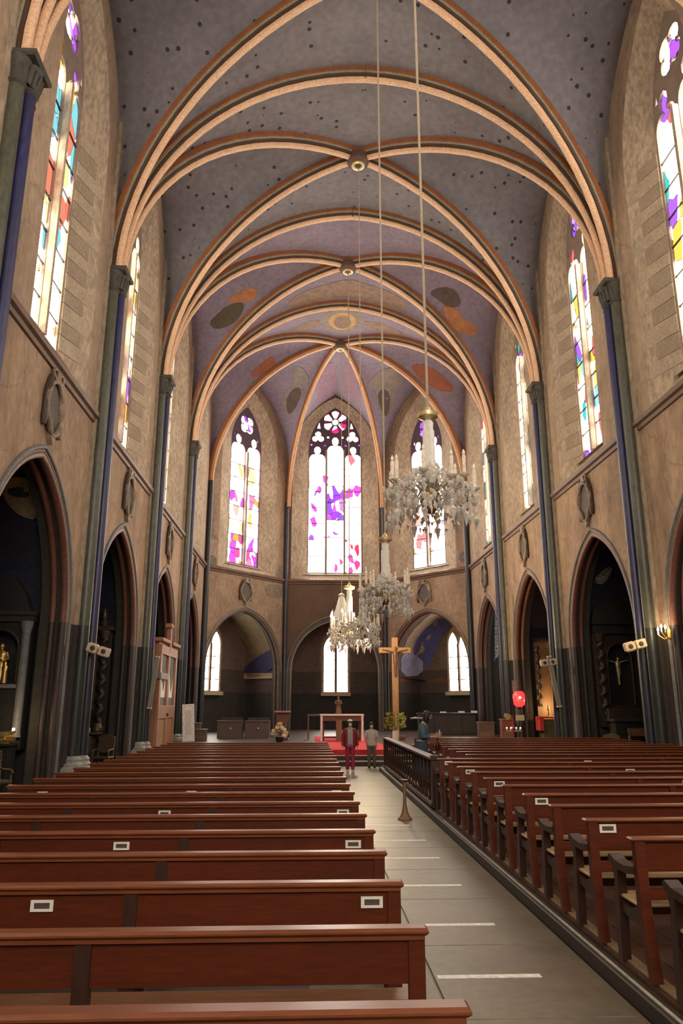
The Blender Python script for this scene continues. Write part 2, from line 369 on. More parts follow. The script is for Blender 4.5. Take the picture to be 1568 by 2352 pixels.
# ------------------------------------------------------------------ windows: tracery, panes, bars
PW = [(.42, .10, .95), (.75, .10, .75), (.95, .05, .12), (.55, .25, 1), (1, .75, .35)]
gm = {
 'c': glass_mat('glass_apse_centre', [(.42, .08, .95), (.85, .08, .55), (.30, .15, .9), (.95, .04, .15), (.65, .3, 1)], white=.82, scale=2.4, strength=GLASS * 1.15),
 'apl': glass_mat('glass_apse_left', [(1, .5, .12), (.95, .12, .35), (.6, .1, .8), (1, .75, .35), (.3, .6, .9)], white=.5, scale=2.3, base=(1, .9, .82)),
 'apr': glass_mat('glass_apse_right', [(1, .6, .2), (.95, .3, .3), (.7, .4, .9), (1, .85, .6)], white=.70, scale=2.3),
 'l': glass_mat('glass_left', [(1, .62, .12), (.45, .12, .9), (1, .45, .08), (.2, .55, .6), (1, .8, .3), (.95, .2, .12)], white=.60, scale=2.5, base=(1, .9, .72)),
 'r': glass_mat('glass_right', [(.05, .55, .5), (1, .6, .1), (.4, .12, .9), (.95, .15, .15), (.3, .7, .95), (1, .75, .2)], white=.66, scale=2.6),
 'top': glass_mat('glass_violet', [(.45, .1, .95), (.6, .3, 1), (.3, .1, .8)], white=.45, scale=2.5),
 'rose': glass_mat('glass_rose', [(.7, .03, .2), (.55, .05, .6)], white=.9, scale=2.0),
 'red': glass_mat('glass_rose_red', [(.6, .02, .12), (.5, .02, .25)], white=-.6, scale=3, sat=.6),
 'gold': glass_mat('glass_rose_gold', [(1, .8, .4)], white=.2, scale=3, sat=2.2),
 'cw': glass_mat('glass_white_red', [(.95, .06, .3), (.8, .1, .5), (.9, .05, .12)], white=.93, scale=3.6, strength=GLASS * 1.15),
 'cp': glass_mat('glass_violet_field', [(.40, .07, .95), (.62, .12, .95), (.30, .10, .85), (.8, .3, 1)], white=.52, scale=3.4, strength=GLASS * 1.1),
 'cs': glass_mat('glass_side_field', [(.42, .1, .95), (.85, .1, .6), (1, .6, .2)], white=.86, scale=3.2, strength=GLASS * 1.1),
 'apw': glass_mat('glass_apse_cream', [(1, .62, .2), (1, .75, .4), (.95, .5, .4)], white=.72, scale=2.6, base=(1, .88, .7)),
 'app': glass_mat('glass_apse_pink', [(.95, .1, .35), (.75, .1, .8), (1, .4, .1), (.9, .25, .5), (.6, .1, .7)], white=.45, scale=3.0, base=(1, .85, .88)),
 'clear': glass_mat('glass_clear', [(.9, .2, .25), (1, .85, .6)], white=.95, scale=2.6, strength=GLASS * 1.1),
}
m_bar = M('saddle_bar', (.03, .025, .03), rough=.5, bump=0)
def circ(c, r, n=14, ph=0): return [(c[0] + r * math.cos(2 * PI * i / n + ph), c[1] + r * math.sin(2 * PI * i / n + ph)) for i in range(n)]
def foil(c, r, k, n=8, ph=PI / 2, d=.55):
    pts = []
    for j in range(k):
        a0 = ph + 2 * PI * j / k; cc = (c[0] + r * d * math.cos(a0), c[1] + r * d * math.sin(a0)); rr = r * (1 - d) * (1.12 if k == 3 else 1.0)
        sp = PI * .5 + PI / k * .6
        for i in range(n + 1): a = a0 - sp + 2 * sp * i / n; pts.append((cc[0] + rr * math.cos(a), cc[1] + rr * math.sin(a)))
    return pts
def cusped(u0, u1, z0, zs, za, n=5):
    """light with a trefoil head"""
    w = (u1 - u0); c = (u0 + u1) / 2; h = za - zs
    pts = [(u0, z0), (u0, zs)]
    for i in range(1, n + 1): a = PI - (PI * .62) * i / n; pts.append((u0 + w * .30 + w * .30 * math.cos(a), zs + h * .42 * math.sin(a)))
    for i in range(n + 1): a = PI * 1.12 - PI * 1.24 * i / n; pts.append((c + w * .21 * math.cos(a), zs + h * .72 + h * .28 * math.sin(a)))
    for i in range(n, 0, -1): a = (PI * .62) * i / n; pts.append((u1 - w * .30 + w * .30 * math.cos(a), zs + h * .42 * math.sin(a)))
    pts += [(u1, zs), (u1, z0)]
    return pts
def build_window(idx, F, w, lights, side, bay):
    wu, gl, oL, oR, z0, zs, za, *_ = w
    if bay == 10: nm = 'tall three light stained glass window above the altar with violet rose'
    elif bay in (9, 11): nm = 'two light stained glass window on the %s facet of the apse' % ('left' if side < 0 else 'right')
    else: nm = 'narrow stained glass window high in the %s nave wall, %s bay %s' % ('left' if side < 0 else 'right',
              {6: 'farthest', 5: 'second from farthest', 4: 'third from farthest', 3: 'nearest visible', 2: 'just beside the viewer', 1: 'behind the viewer', 0: 'westernmost'}[bay], 'by the apse' if bay == 6 else 'of the nave')
    root = sroot('window_%d' % idx, nm, 'window')
    outer = pointed(wu, gl + .03, gl + .03, z0 - .03, zs, za + .03, 12)
    holes = []; panes = []
    if lights == 3:
        lw = (2 * gl - .24 - .10) / 3; us = [wu - gl + .05 + i * (lw + .12) for i in range(3)]
        lit = [(us[0], 18.6, 19.6), (us[1], 19.2, 20.3), (us[2], 18.6, 19.6)]
        for u, a, b in lit: h = cusped(u, u + lw, z0 + .05, a, b); holes.append(h); panes.append((h, 'c', u, u + lw, z0 + .05, a))
        for u in (us[0] + lw / 2 + .04, us[2] + lw / 2 - .04): h = foil((u, 20.28), .42, 3); holes.append(h); panes.append((h, 'clear'))
        for u, z in ((us[0] + .14, 19.72), (us[0] + lw - .05, 19.68), (us[1] + .06, 20.28), (us[1] + lw - .06, 20.28), (us[2] + lw - .14, 19.72), (us[2] + .05, 19.68)):
            h = circ((u, z), .085, 8); holes.append(h); panes.append((h, 'top'))
        for sx in (-1, 1): h = [(wu + sx * 1.28, 20.95), (wu + sx * 1.05, 20.93), (wu + sx * 1.12, 21.38)]; holes.append(h); panes.append((h, 'clear'))
        rc = (wu, 21.42)
        h = circ(rc, .22, 12); holes.append(h); panes.append((h, 'gold'))
        for j in range(6):
            a = PI / 2 + j * PI / 3
            q = []
            for t in range(9): b = -.36 + .72 * t / 8; q.append((rc[0] + .86 * math.cos(a + b) * (1 - .10 * abs(t - 4) / 4), rc[1] + .86 * math.sin(a + b) * (1 - .10 * abs(t - 4) / 4)))
            q += [(rc[0] + .30 * math.cos(a + .30), rc[1] + .30 * math.sin(a + .30)), (rc[0] + .30 * math.cos(a - .30), rc[1] + .30 * math.sin(a - .30))]
            holes.append(q); panes.append((q, 'rose'))
            a2 = a + PI / 6; q = [(rc[0] + .72 * math.cos(a2 + .10), rc[1] + .72 * math.sin(a2 + .10)), (rc[0] + .36 * math.cos(a2), rc[1] + .36 * math.sin(a2)), (rc[0] + .72 * math.cos(a2 - .10), rc[1] + .72 * math.sin(a2 - .10)), (rc[0] + .80 * math.cos(a2), rc[1] + .80 * math.sin(a2))]
            holes.append(q); panes.append((q, 'red'))
    else:
        key = {9: 'apl', 11: 'apr'}.get(bay, 'l' if side < 0 else 'r')
        lw = (2 * gl - .10 - .17) / 2; us = [wu - gl + .05, wu + .085]
        hs = zs - .5
        for u in us: h = cusped(u, u + lw, z0 + .05, hs, hs + 1.1); holes.append(h); panes.append((h, key, u, u + lw, z0 + .05, hs))
        h = foil((wu, hs + 1.92), .66, 4, ph=PI / 4, d=.5); holes.append(h); panes.append((h, 'top'))
        for sx in (-1, 1): h = [(wu + sx * 1.10, hs + .98), (wu + sx * .95, hs + .95), (wu + sx * .99, hs + 1.26)]; holes.append(h); panes.append((h, 'top'))
    tr = MB().prism(outer, lambda a, b: F.P(a, b, DG - .0), lambda a, b: F.P(a, b, DG + .14), holes)
    dark = m_tracery_dark if bay in (9, 10, 11) else m_tracery
    obj('tracery', tr, dark, root)
    mu = MB()                                        # moulded mullions stand in front of the plate
    for i in range(lights - 1):
        u = us[i] + lw + (us[i + 1] - us[i] - lw) / 2
        mu.prism([(u - .07, z0), (u - .07, (19.3 if lights == 3 else zs - .5)), (u + .07, (19.3 if lights == 3 else zs - .5)), (u + .07, z0)], lambda a, b: F.P(a, b, DG - .18), lambda a, b: F.P(a, b, DG))
    obj('mullion', mu, m_tracery if bay in (9, 10, 11) else m_reveal, root)
    for p in panes:
        key = p[1]
        if len(p) == 2:
            obj('pane', MB().flat(p[0], lambda a, b: F.P(a, b, DG + .08)), gm[key], root); continue
        _, _, u0, u1, za_, zb = p
        nb = 7 if lights == 3 else 8
        for k in range(nb):
            q0 = za_ + (zb - za_) * k / nb; q1 = za_ + (zb - za_) * (k + 1) / nb
            if k < nb - 1: poly = [(u0, q0), (u0, q1 - .02), (u1, q1 - .02), (u1, q0)]
            else: poly = [(u0, q0)] + p[0][1:-1] + [(u1, q0)]
            kk = key
            if key == 'c': mid_ = abs((u0 + u1) / 2 - wu) < .3; kk = ('cw', 'cw', 'cs', 'cp' if mid_ else 'cs', 'cp' if mid_ else 'cs', 'cs', 'clear')[k]
            if key == 'apl': kk = ('app', 'app', 'apw', 'apw', 'app', 'apl', 'apw', 'clear')[k]
            if key == 'apr': kk = ('clear', 'apr', 'apr', 'apw', 'apr', 'apw', 'clear', 'clear')[k]
            obj('pane', MB().flat(poly, lambda a, b: F.P(a, b, DG + .08)), gm[kk], root)
            if k: obj('saddle_bar', MB().prism([(u0 - .02, q0 - .03), (u1 + .02, q0 - .03), (u1 + .02, q0 + .01), (u0 - .02, q0 + .01)], lambda a, b: F.P(a, b, DG + .03), lambda a, b: F.P(a, b, DG + .07)), m_bar, root)
    si = MB().grid([[F.P(wu - gl - .2, z0 - .02, DG - .02), F.P(wu + gl + .2, z0 - .02, DG - .02)], [F.P(wu - gl - .3, z0 - .12, DG - .22), F.P(wu + gl + .3, z0 - .12, DG - .22)]])
    obj('sill', si, m_reveal, root)
for i, (F, w, l, s, b) in enumerate(WINDOWS): build_window(i + 1, F, w, l, s, b)
m_jst = [M('jamb_block_a', (.50, .40, .29), (.36, .28, .2), scale=1.5, rough=.85, bump=.3, fine=.2), M('jamb_block_b', (.40, .31, .22), (.28, .22, .16), scale=1.5, rough=.85, bump=.3, fine=.2)]
def jamb_stones(root, F, w):
    """dressed blocks on the far splay of a nave window, alternately long and short"""
    wu, gl, oL, oR, gz0 = w[:5]
    z = 11.0; k = 0
    while z < 17.6:
        h = R_.uniform(.40, .56); t = .62 if k % 2 else .88
        q = [(wu + gl + .03, DG - .03), (wu + gl + .03 + (oR - gl) * t, (DG - .03) * (1 - t))]
        P = [F.P(q[0][0], z, q[0][1] - .012), F.P(q[1][0], z, q[1][1] - .012), F.P(q[1][0], z + h - .02, q[1][1] - .012), F.P(q[0][0], z + h - .02, q[0][1] - .012)]
        B = [F.P(q[0][0], z, q[0][1] + .03), F.P(q[1][0], z, q[1][1] + .03), F.P(q[1][0], z + h - .02, q[1][1] + .03), F.P(q[0][0], z + h - .02, q[0][1] + .03)]
        obj('jamb_stone', MB().add(P + B, [(0, 1, 2, 3), (0, 4, 5, 1), (1, 5, 6, 2), (2, 6, 7, 3), (3, 7, 4, 0)]), m_jst[k % 2], root); z += h; k += 1
for F, w, l, s, b in WINDOWS:
    if b in (3, 4): jamb_stones(wall_l if s < 0 else wall_r, F, w)

# ------------------------------------------------------------------ vault webs and ribs
ceil = sroot('ceiling', 'blue grey painted rib vault dotted with small stars', 'ceiling')
NS = 18
def crown(y): return 22.80 if y < 25 else (23.05 if y < 38 else 23.35)
def rib_curve(a, c, zt=ZC, z0=ZS):
    """from the springer a=(x,y) to the crown c=(x,y)"""
    a = Vector(a); c = Vector(c); d = (c - a).length; u = (c - a) / d
    pts = []
    for i in range(NS + 1):
        x, z = arc2(d, zt - z0, i / NS); q = a + u * (d - x); pts.append(Vector((q.x, q.y, z0 + z)))
    return pts
def wall_curve(a, mid, zt, stilt=2.9, z0=ZS):
    """half of the wall arch, stilted, from the corner a to the middle of the wall"""
    a = Vector(a); c = Vector(mid); d = (c - a).length; u = (c - a) / d; pts = []
    for i in range(NS + 1):
        t = i / NS
        if t < .35: pts.append(Vector((a.x, a.y, z0 + stilt * t / .35)))
        else:
            x, z = arc2(d, zt - z0 - stilt, (t - .35) / .65); q = a + u * (d - x); pts.append(Vector((q.x, q.y, z0 + stilt + z)))
    return pts
def web(A, B, mat, k=6, sag=.0):
    rows = []
    for p, q in zip(A, B): rows.append([p.lerp(q, j / k) + Vector((0, 0, sag * math.sin(PI * j / k))) for j in range(k + 1)])
    return obj('vault_web', MB().grid(rows), mat, ceil, smooth=60)
RIBN = [0]
def rib(curve, label, kind=0, up=None):
    """moulded rib swept along a planar arch"""
    RIBN[0] += 1
    root = sroot('trim_%d' % RIBN[0], label, 'rib')
    a, c = curve[0], curve[-1]
    h = Vector((c.x - a.x, c.y - a.y, 0)).normalized(); lat = Vector((-h.y, h.x, 0))
    prof = {'band': ([(-.25, -.05), (-.25, .15), (-.17, .17), (.17, .17), (.25, .15), (.25, -.05)], m_band),
            'fillet': ([(-.205, .16), (-.205, .23), (.205, .23), (.205, .16)], m_fil),
            'hollow': ([(-.165, .22), (-.15, .33), (.15, .33), (.165, .22)], m_fild),
            'roll': ([(-.07, .31), (-.115, .37), (-.115, .43), (-.08, .49), (0, .52), (.08, .49), (.115, .43), (.115, .37), (.07, .31)], m_roll)}
    if kind == 1:
        prof = {'band': ([(-.16, -.05), (-.16, .12), (.16, .12), (.16, -.05)], m_band),
                'roll': ([(-.09, .11), (-.13, .18), (-.13, .27), (-.07, .36), (.07, .36), (.13, .27), (.13, .18), (.09, .11)], m_roll2)}
    n = len(curve)
    for nm, (pf, mt) in prof.items():
        pf = [(w * .88, d * .88) for w, d in pf]; rows = []
        for i, p in enumerate(curve):
            t = (curve[min(i + 1, n - 1)] - curve[max(i - 1, 0)]).normalized()
            if i == n - 1: t = Vector((h.x, h.y, .0)).normalized() if False else t
            nrm = t.cross(lat).normalized()
            if nrm.z > 0: nrm = -nrm
            if abs(nrm.z) < .02: nrm = h.copy()
            rows.append([p + lat * w + nrm * d for w, d in pf] + [p + lat * pf[0][0] + nrm * pf[0][1]])
        obj(nm, MB().grid(rows), mt, root, smooth=35)
    return root
SPR = -.04
def corner(s, y): return (XL + SPR, y) if s < 0 else (XR - SPR, y)
def wcorner(s, y): return (XL, y) if s < 0 else (XR, y)
SD = {-1: 'left', 1: 'right'}
BN = {0: 'west', 1: 'west', 2: 'overhead', 3: 'nearest', 4: 'second', 5: 'third', 6: 'apse'}
for i in range(len(PY) - 2):
    y0, y1 = PY[i], PY[i + 1]; yb = BOSS[i]
    mt = m_vault_p if i >= 5 else m_vault
    for s in (-1, 1):
        D = {}
        for e, y in ((0, y0), (1, y1)):
            T = rib_curve(corner(s, y), (XC, y), crown(y)); D[e] = rib_curve(corner(s, y + (.12 if e == 0 else -.12)), (XC, yb), crown(yb))
            web(T, D[e], mt)
            Wc = wall_curve(wcorner(s, y), wcorner(s, yb), 23.0); web(D[e], Wc, mt)
            if i >= 2: rib(D[e], 'diagonal vault rib of the %s bay rising from the %s %s pier' % (BN[i], 'near' if e == 0 else 'far', SD[s]))
for i in range(2, len(PY) - 1):
    y = PY[i]
    for s in (-1, 1): rib(rib_curve(corner(s, y), (XC, y), crown(y)), '%s half of the transverse arch at pier pair %d from the apse' % (SD[s], len(PY) - 1 - i))
# apse: everything leans on one boss
ya = BOSS[-1]; y3 = PY[-2]
A3 = {s: rib_curve(corner(s, y3 + .12), (XC, ya), crown(ya)) for s in (-1, 1)}
A4 = {s: rib_curve(corner(s, APY), (XC, ya), crown(ya)) for s in (-1, 1)}
A5 = {s: rib_curve((XC + s * (C2H - .08), C2Y - .1), (XC, ya), crown(ya), z0=15.0) for s in (-1, 1)}
for s in (-1, 1):
    web(rib_curve(corner(s, y3), (XC, y3), crown(y3)), A3[s], m_vault_p)
    ym = (y3 + APY) / 2
    web(A3[s], wall_curve(wcorner(s, y3), wcorner(s, ym), 23.0), m_vault_p); web(A4[s], wall_curve(wcorner(s, APY), wcorner(s, ym), 23.0), m_vault_p)
    c1 = Vector(wcorner(s, APY)); c2 = Vector((XC + s * C2H, C2Y)); mid = (c1 + c2) / 2
    web(A4[s], wall_curve(c1, mid, 23.0), m_vault_p); web(A5[s], wall_curve(c2, mid, 23.0), m_vault_p)
    web(A5[s], wall_curve(c2, (XC, C2Y), 23.3), m_vault_p)
    rib(A3[s], 'diagonal rib of the apse vault from the last %s nave pier' % SD[s])
    rib(A4[s], 'tan rib of the apse vault from the outer %s corner' % SD[s], 1)
    rib(A5[s], 'tan rib of the apse vault beside the middle window, %s' % SD[s], 1)
# bosses
m_gold = M('gilding', (.75, .50, .16), (.55, .33, .10), rough=.35, metal=.8, bump=.1)
m_gold2 = M('pale_gilding', (.85, .70, .40), (.7, .5, .25), rough=.35, metal=.5, bump=.1)
m_dkbrown = M('boss_brown', (.14, .075, .05), (.09, .05, .035), rough=.6)
for i, yb in enumerate(BOSS):
    if i < 2: continue
    b = sroot('trim_boss' if False else 'trim_%d' % (RIBN[0] + 1), 'round carved keystone boss of the %s' % ('apse vault' if i == 6 else BN[i] + ' bay vault'), 'boss', (XC, yb, crown(yb) - .54)); RIBN[0] += 1
    obj('disc', MB().lathe([(.02, -.06), (.30, -.06), (.40, .02), (.42, .10), (.40, .34)], 24), m_dkbrown, b, smooth=40)
    obj('ring', MB().lathe([(.26, -.05), (.25, -.10), (.17, -.12), (.13, -.07)], 24), m_gold2, b, smooth=40)
    obj('eye', MB().lathe([(.02, -.10), (.10, -.10), (.13, -.06)], 16), m_bar, b)

# ------------------------------------------------------------------ piers, string courses, arch mouldings
def pier(s, y, idx, full=True):
    x = XL if s < 0 else XR; q = -s
    RIBN[0] += 1
    near = {2: 'nearest', 3: 'second', 4: 'third', 5: 'fourth', 6: 'last'}.get(idx, 'rear')
    root = sroot('trim_%d' % RIBN[0], '%s clustered pier of olive and blue shafts on the %s nave wall' % (near, SD[s]), 'pier', (x, y, 0))
    if full:
        obj('pilaster', MB().box(-.05, -.50, 0, .10, .50, 24) if q > 0 else MB().box(-.10, -.50, 0, .05, .50, 24), m_beige, root)
        for dx, dy, r, mt, nm in ((.17, -.25, .175, m_olive, 'olive_shaft'), (.35, .0, .125, m_blue, 'blue_shaft'), (.17, .25, .165, m_olive, 'olive_shaft')):
            obj(nm, MB().lathe([(r, .62), (r, 14.2)], 18, (q * dx, dy, 0)), mt, root, smooth=40)
            obj('shaft_base', MB().lathe([(r + .10, .55), (r + .11, .60), (r + .06, .66), (r + .07, .72), (r, .80)], 18, (q * dx, dy, 0)), m_plinth, root, smooth=40)
        pl = MB(); pl.box(min(0, q * .66), -.56, 0, max(0, q * .66), .56, .55, bev=.04); obj('plinth', pl, m_plinth, root)
        cp = MB()
        for dx, dy, r in ((.17, -.25, .175), (.35, .0, .13), (.17, .25, .165)):
            cp.lathe([(r, 14.05), (r + .05, 14.10), (r + .01, 14.18), (r + .02, 14.45), (r + .07, 14.68), (r + .08, 14.72)], 14, (q * dx, dy, 0))
        obj('capital', cp, m_cap, root, smooth=35)
        ab = MB().box(min(0, q * .58), -.46, 14.72, max(0, q * .58), .46, 14.88, bev=.04); obj('abacus', ab, m_cap, root)
        lf = MB()
        for k in range(11):
            a = -PI / 2 + PI * k / 10; px = q * (.16 + .31 * math.cos(a)); py = .38 * math.sin(a)
            lf.tube([(px * .92, py * .92, 14.2), (px * 1.02, py * 1.04, 14.42), (px * 1.12, py * 1.10, 14.56), (px * 1.08, py * 1.06, 14.62)], [.05, .06, .045, .02], 5)
        obj('leaf_carving', lf, m_cap, root, smooth=50)
    else:
        obj('dark_shaft', MB().lathe([(.16, .5), (.16, 15.2)], 14, (q * .16, -.12, 0)), m_shaftdark, root, smooth=40)
        obj('plinth', MB().lathe([(.26, 0), (.26, .4), (.17, .5)], 14, (q * .16, -.12, 0)), m_plinth, root, smooth=40)
    return root
for i, y in enumerate(PY):
    if i == 0: continue
    for s in (-1, 1): pier(s, y, i - 1, full=(i < len(PY) - 1))
for s in (-1, 1):
    RIBN[0] += 1
    r = sroot('trim_%d' % RIBN[0], 'slim dark shaft in the apse corner %s of the altar' % SD[s], 'pier', (XC + s * C2H, C2Y, 0))
    obj('dark_shaft', MB().lathe([(.15, .5), (.15, 15.3)], 14, (-s * .04, -.14, 0)), m_shaftdark, r, smooth=40)
    obj('plinth', MB().lathe([(.25, 0), (.25, .4), (.16, .5)], 14, (-s * .04, -.14, 0)), m_plinth, r, smooth=40)

def strip(F, W_, prof, mt, name, label, cat, holes=None):
    RIBN[0] += 1
    o = obj('trim_%d' % RIBN[0], MB().grid([[F.P(0, z, -d) for z, d in prof], [F.P(W_, z, -d) for z, d in prof]]), mt)
    return tag(o, label, cat, kind='structure')
SP = [(ZSTR - .22, 0), (ZSTR - .20, .06), (ZSTR - .10, .08), (ZSTR - .06, .16), (ZSTR + .06, .18), (ZSTR + .10, .12), (ZSTR + .16, 0)]
BL = {0: 'westernmost', 1: 'western', 2: 'rear', 3: 'nearest visible', 4: 'second', 5: 'third', 6: 'farthest'}
for i in range(len(PY) - 1):
    for s in (-1, 1):
        F = Frame((XL if s < 0 else XR, PY[i]), (0, 1), (s, 0)); strip(F, BAY, SP, m_string, 'string', 'brown string course along the %s wall in the %s bay' % (SD[s], BL[i]), 'moulding')
for k in range(3):
    F, L = frame2(APSE[k], APSE[k + 1]); strip(F, L, SP, m_string, 'string', 'brown string course under the %s apse window' % ('left', 'middle', 'right')[k], 'moulding')
def arch_mould(F, uc, ch, czs, cza, label, m1, m2):
    RIBN[0] += 1
    root = sroot('trim_%d' % RIBN[0], label, 'arch')
    pts = pointed(uc, ch, ch, 0, czs, cza, 14)
    def sweep(off, dep, r, mt, nm):
        P = pointed(uc, ch + off, ch + off, 0, czs, cza + off * 1.15, 14)
        obj(nm, MB().tube([F.P(a, b, dep) for a, b in P], r, 8), mt, root, smooth=60)
    sweep(-.05, .10, .11, m1, 'roll'); sweep(.10, -.005, .055, m2, 'hood'); sweep(-.10, .36, .08, m1, 'inner_roll')
for i in range(2, len(PY) - 1):
    for s in (-1, 1):
        F = Frame((XL if s < 0 else XR, PY[i]), (0, 1), (s, 0))
        arch_mould(F, BAY / 2, 2.75, 4.15, 7.75, 'oxblood pointed chapel arch in the %s bay of the %s wall' % (BL[i], SD[s]), m_archroll, m_archgrey)
for k in range(3):
    F, L = frame2(APSE[k], APSE[k + 1])
    arch_mould(F, L / 2, 2.98 if k == 1 else 3.2, 4.2, 7.6 if k == 1 else 7.8, 'pointed chapel arch in the %s facet of the apse' % ('left', 'middle', 'right')[k], M('arch_brown', (.17, .125, .095), (.10, .075, .06), scale=2, rough=.7, bump=.25) if k < 2 else m_archroll, m_archgrey if k == 1 else M('arch_pale', (.30, .25, .20), (.18, .15, .12), scale=2, rough=.7, bump=.25))
# plain lancet windows: unseen ones added at the west end, and the little chapels
def lancet(idx, F, uc, half, z0, zs, za, d, label, two=True, key='clear'):
    root = sroot('window_%d' % idx, label, 'window')
    outer = pointed(uc, half + .14, half + .14, z0 - .12, zs, za + .2, 8)
    lw = half - .05; holes = []
    for sx in ((-1, 1) if two else (0,)):
        if two: a, b = (uc - half, uc - .085) if sx < 0 else (uc + .085, uc + half)
        else: a, b = uc - half, uc + half
        c = (a + b) / 2; hh = pointed(c, (b - a) / 2, (b - a) / 2, z0, zs - .1, za - .35, 6); holes.append(hh)
    obj('mullion', MB().prism([(uc - .07, z0), (uc + .07, z0), (uc + .07, zs), (uc - .07, zs)], lambda a, b: F.P(a, b, d - .30), lambda a, b: F.P(a, b, d - .2)), m_dkbrown, root) if two else None
    obj('frame', MB().prism(outer, lambda a, b: F.P(a, b, d - .22), lambda a, b: F.P(a, b, d - .05), holes), m_reveal, root)
    for hh in holes:
        u0, u1 = hh[0][0], hh[-1][0]; nb = 4
        for k in range(nb):
            q0 = z0 + (zs - .1 - z0) * k / nb; q1 = z0 + (zs - .1 - z0) * (k + 1) / nb
            poly = [(u0, q0), (u0, q1 - .01), (u1, q1 - .01), (u1, q0)] if k < nb - 1 else [(u0, q0)] + hh[1:-1] + [(u1, q0)]
            obj('pane', MB().flat(poly, lambda a, b: F.P(a, b, d - .1)), gm[key], root)
            if k: obj('saddle_bar', MB().prism([(u0, q0 - .04), (u1, q0 - .04), (u1, q0 + .01), (u0, q0 + .01)], lambda a, b: F.P(a, b, d - .14), lambda a, b: F.P(a, b, d - .11)), m_bar, root)
    sl = MB().prism([(uc - half - .2, z0 - .28), (uc + half + .2, z0 - .28), (uc + half + .2, z0 - .06), (uc - half - .2, z0 - .06)], lambda a, b: F.P(a, b, d - .45), lambda a, b: F.P(a, b, d - .05))
    obj('sill', sl, M('sill_stone', (.62, .50, .33), (.5, .4, .26), rough=.7), root)
NW = len(WINDOWS)
FW = Frame((XR, PY[0]), (-1, 0), (0, -1))
for k, u in enumerate((3.2, 7.86, 12.5)):  # unseen windows behind the camera, added to light the nave from the front
    lancet(NW + 1 + k, FW, u, 1.7 if k == 1 else 1.3, 7.5, 15.5, 18.5 if k == 1 else 17.5, 0.0, 'tall unseen west end window added for light, %s of three' % ('rightmost', 'middle', 'leftmost')[k])
for k in range(3):
    F, L = frame2(APSE[k], APSE[k + 1])
    lancet(NW + 4 + k, F, L / 2 + (.18 if k == 1 else 0), .82, 2.95, 5.9, 7.0, 4.0 if k == 1 else 3.3, 'bright two light window inside the %s apse chapel' % ('left', 'middle', 'right')[k])
F = Frame((XR, PY[6]), (0, 1), (1, 0)); lancet(NW + 7, F, BAY / 2, .7, 3.4, 6.0, 6.9, 4.6, 'window inside the farthest right side chapel')

# ------------------------------------------------------------------ paving, platform, dais
m_slab = M('aisle_slab', (.205, .16, .11), (.135, .108, .078), scale=1.3, rough=.42, bump=.06, fine=.15, spec=.4)
m_plat = M('platform_wood', (.15, .075, .045), (.10, .05, .03), scale=2, rough=.45, bump=.1, stretch=(6, .4, 1))
m_kerb = M('kerb_dark', (.055, .042, .033), (.035, .028, .024), scale=2, rough=.5)
m_strip = M('kerb_strip', (.62, .56, .46), (.5, .45, .37), scale=2, rough=.3, bump=0)
FLOOR = bpy.data.objects['floor']
ys = [-1.2, .6, 2.3, 4.0, 5.62, 7.2, 8.8, 10.3, 11.8, 13.3, 14.9, 16.5, 18.2, 20.0, 21.8, 23.6, 25.4, 26.98]
for a, b in zip(ys[:-1], ys[1:]):
    for x0, x1 in ((.02, .98), (.99, 2.29)):
        obj('paving_slab', MB().box(x0 + .006, a + .006, -.02, x1, b - .006, .012, bev=.004), m_slab, FLOOR)
pf = sroot('floor_platform', 'low wooden pew platform right of the aisle', 'platform')
x = 2.42; k = 0
while x < 9.2:
    w = .3; obj('plank', MB().box(x, -1.2, .10, x + w - .008, 25.2, .16), m_plat, pf); x += w
tag(obj('trim_kerb_right', MB().box(2.30, -1.2, 0, 2.42, 25.2, .13, bev=.01), m_kerb), 'dark kerb along the right edge of the aisle', 'kerb', kind='structure')
tag(obj('trim_kerb_strip', MB().box(2.335, 4.2, .128, 2.362, 13.6, .136), m_strip), 'pale metal edging strip on the kerb beside the aisle', 'edging', kind='structure')
tag(obj('trim_sleeper', MB().box(2.44, -1.2, .158, 2.53, 14.6, .185, bev=.006), M('sleeper_wood', (.36, .25, .15), (.25, .17, .1), rough=.5)), 'pale floor batten under the feet of the right pews', 'batten', kind='structure')
m_step = M('step_wood', (.42, .31, .22), (.3, .22, .15), scale=2, rough=.5)
m_stepd = M('step_riser', (.06, .045, .035), (.04, .03, .026), scale=2, rough=.5)
da = sroot('floor_dais', 'raised sanctuary floor up three steps', 'dais')
for i, (y0, z) in enumerate(((27.0, .17), (27.4, .34), (27.8, .5))):
    y1 = 56 if i == 2 else y0 + .45
    obj('riser', MB().box(-11, y0, .0, 15, y1, z - .03), m_stepd, da); obj('tread', MB().box(-11, y0 - .03, z - .03, 15, y1, z), m_step if i < 2 else M('dais_floor', (.085, .05, .04), (.06, .036, .03), rough=.4), da)
m_red = M('red_carpet', (.72, .045, .05), (.58, .03, .035), scale=6, rough=.9, bump=.2)
tag(obj('carpet', MB().box(.3, 27.72, .501, 3.0, 39.5, .515).box(.3, 27.70, .34, 3.0, 27.74, .515), m_red), 'bright red carpet running up to the altar', 'carpet')
m_tape = M('white_tape', (.85, .82, .74), (.78, .74, .66), rough=.5, bump=0)
for i, (y, x0, x1) in enumerate(((6.42, 1.02, 1.83), (7.82, 1.0, 1.81), (9.42, 1.0, 1.81), (11.02, 1.0, 1.83), (12.4, 1.0, 1.85), (13.9, 1.0, 1.8))):
    tag(obj('floor_tape', MB().box(x0, y - .035, .012, x1, y + .035, .016), m_tape), 'white tape strip on the aisle floor, %s from the viewer' % ORD[i], 'tape', 'white distance strips along the aisle')

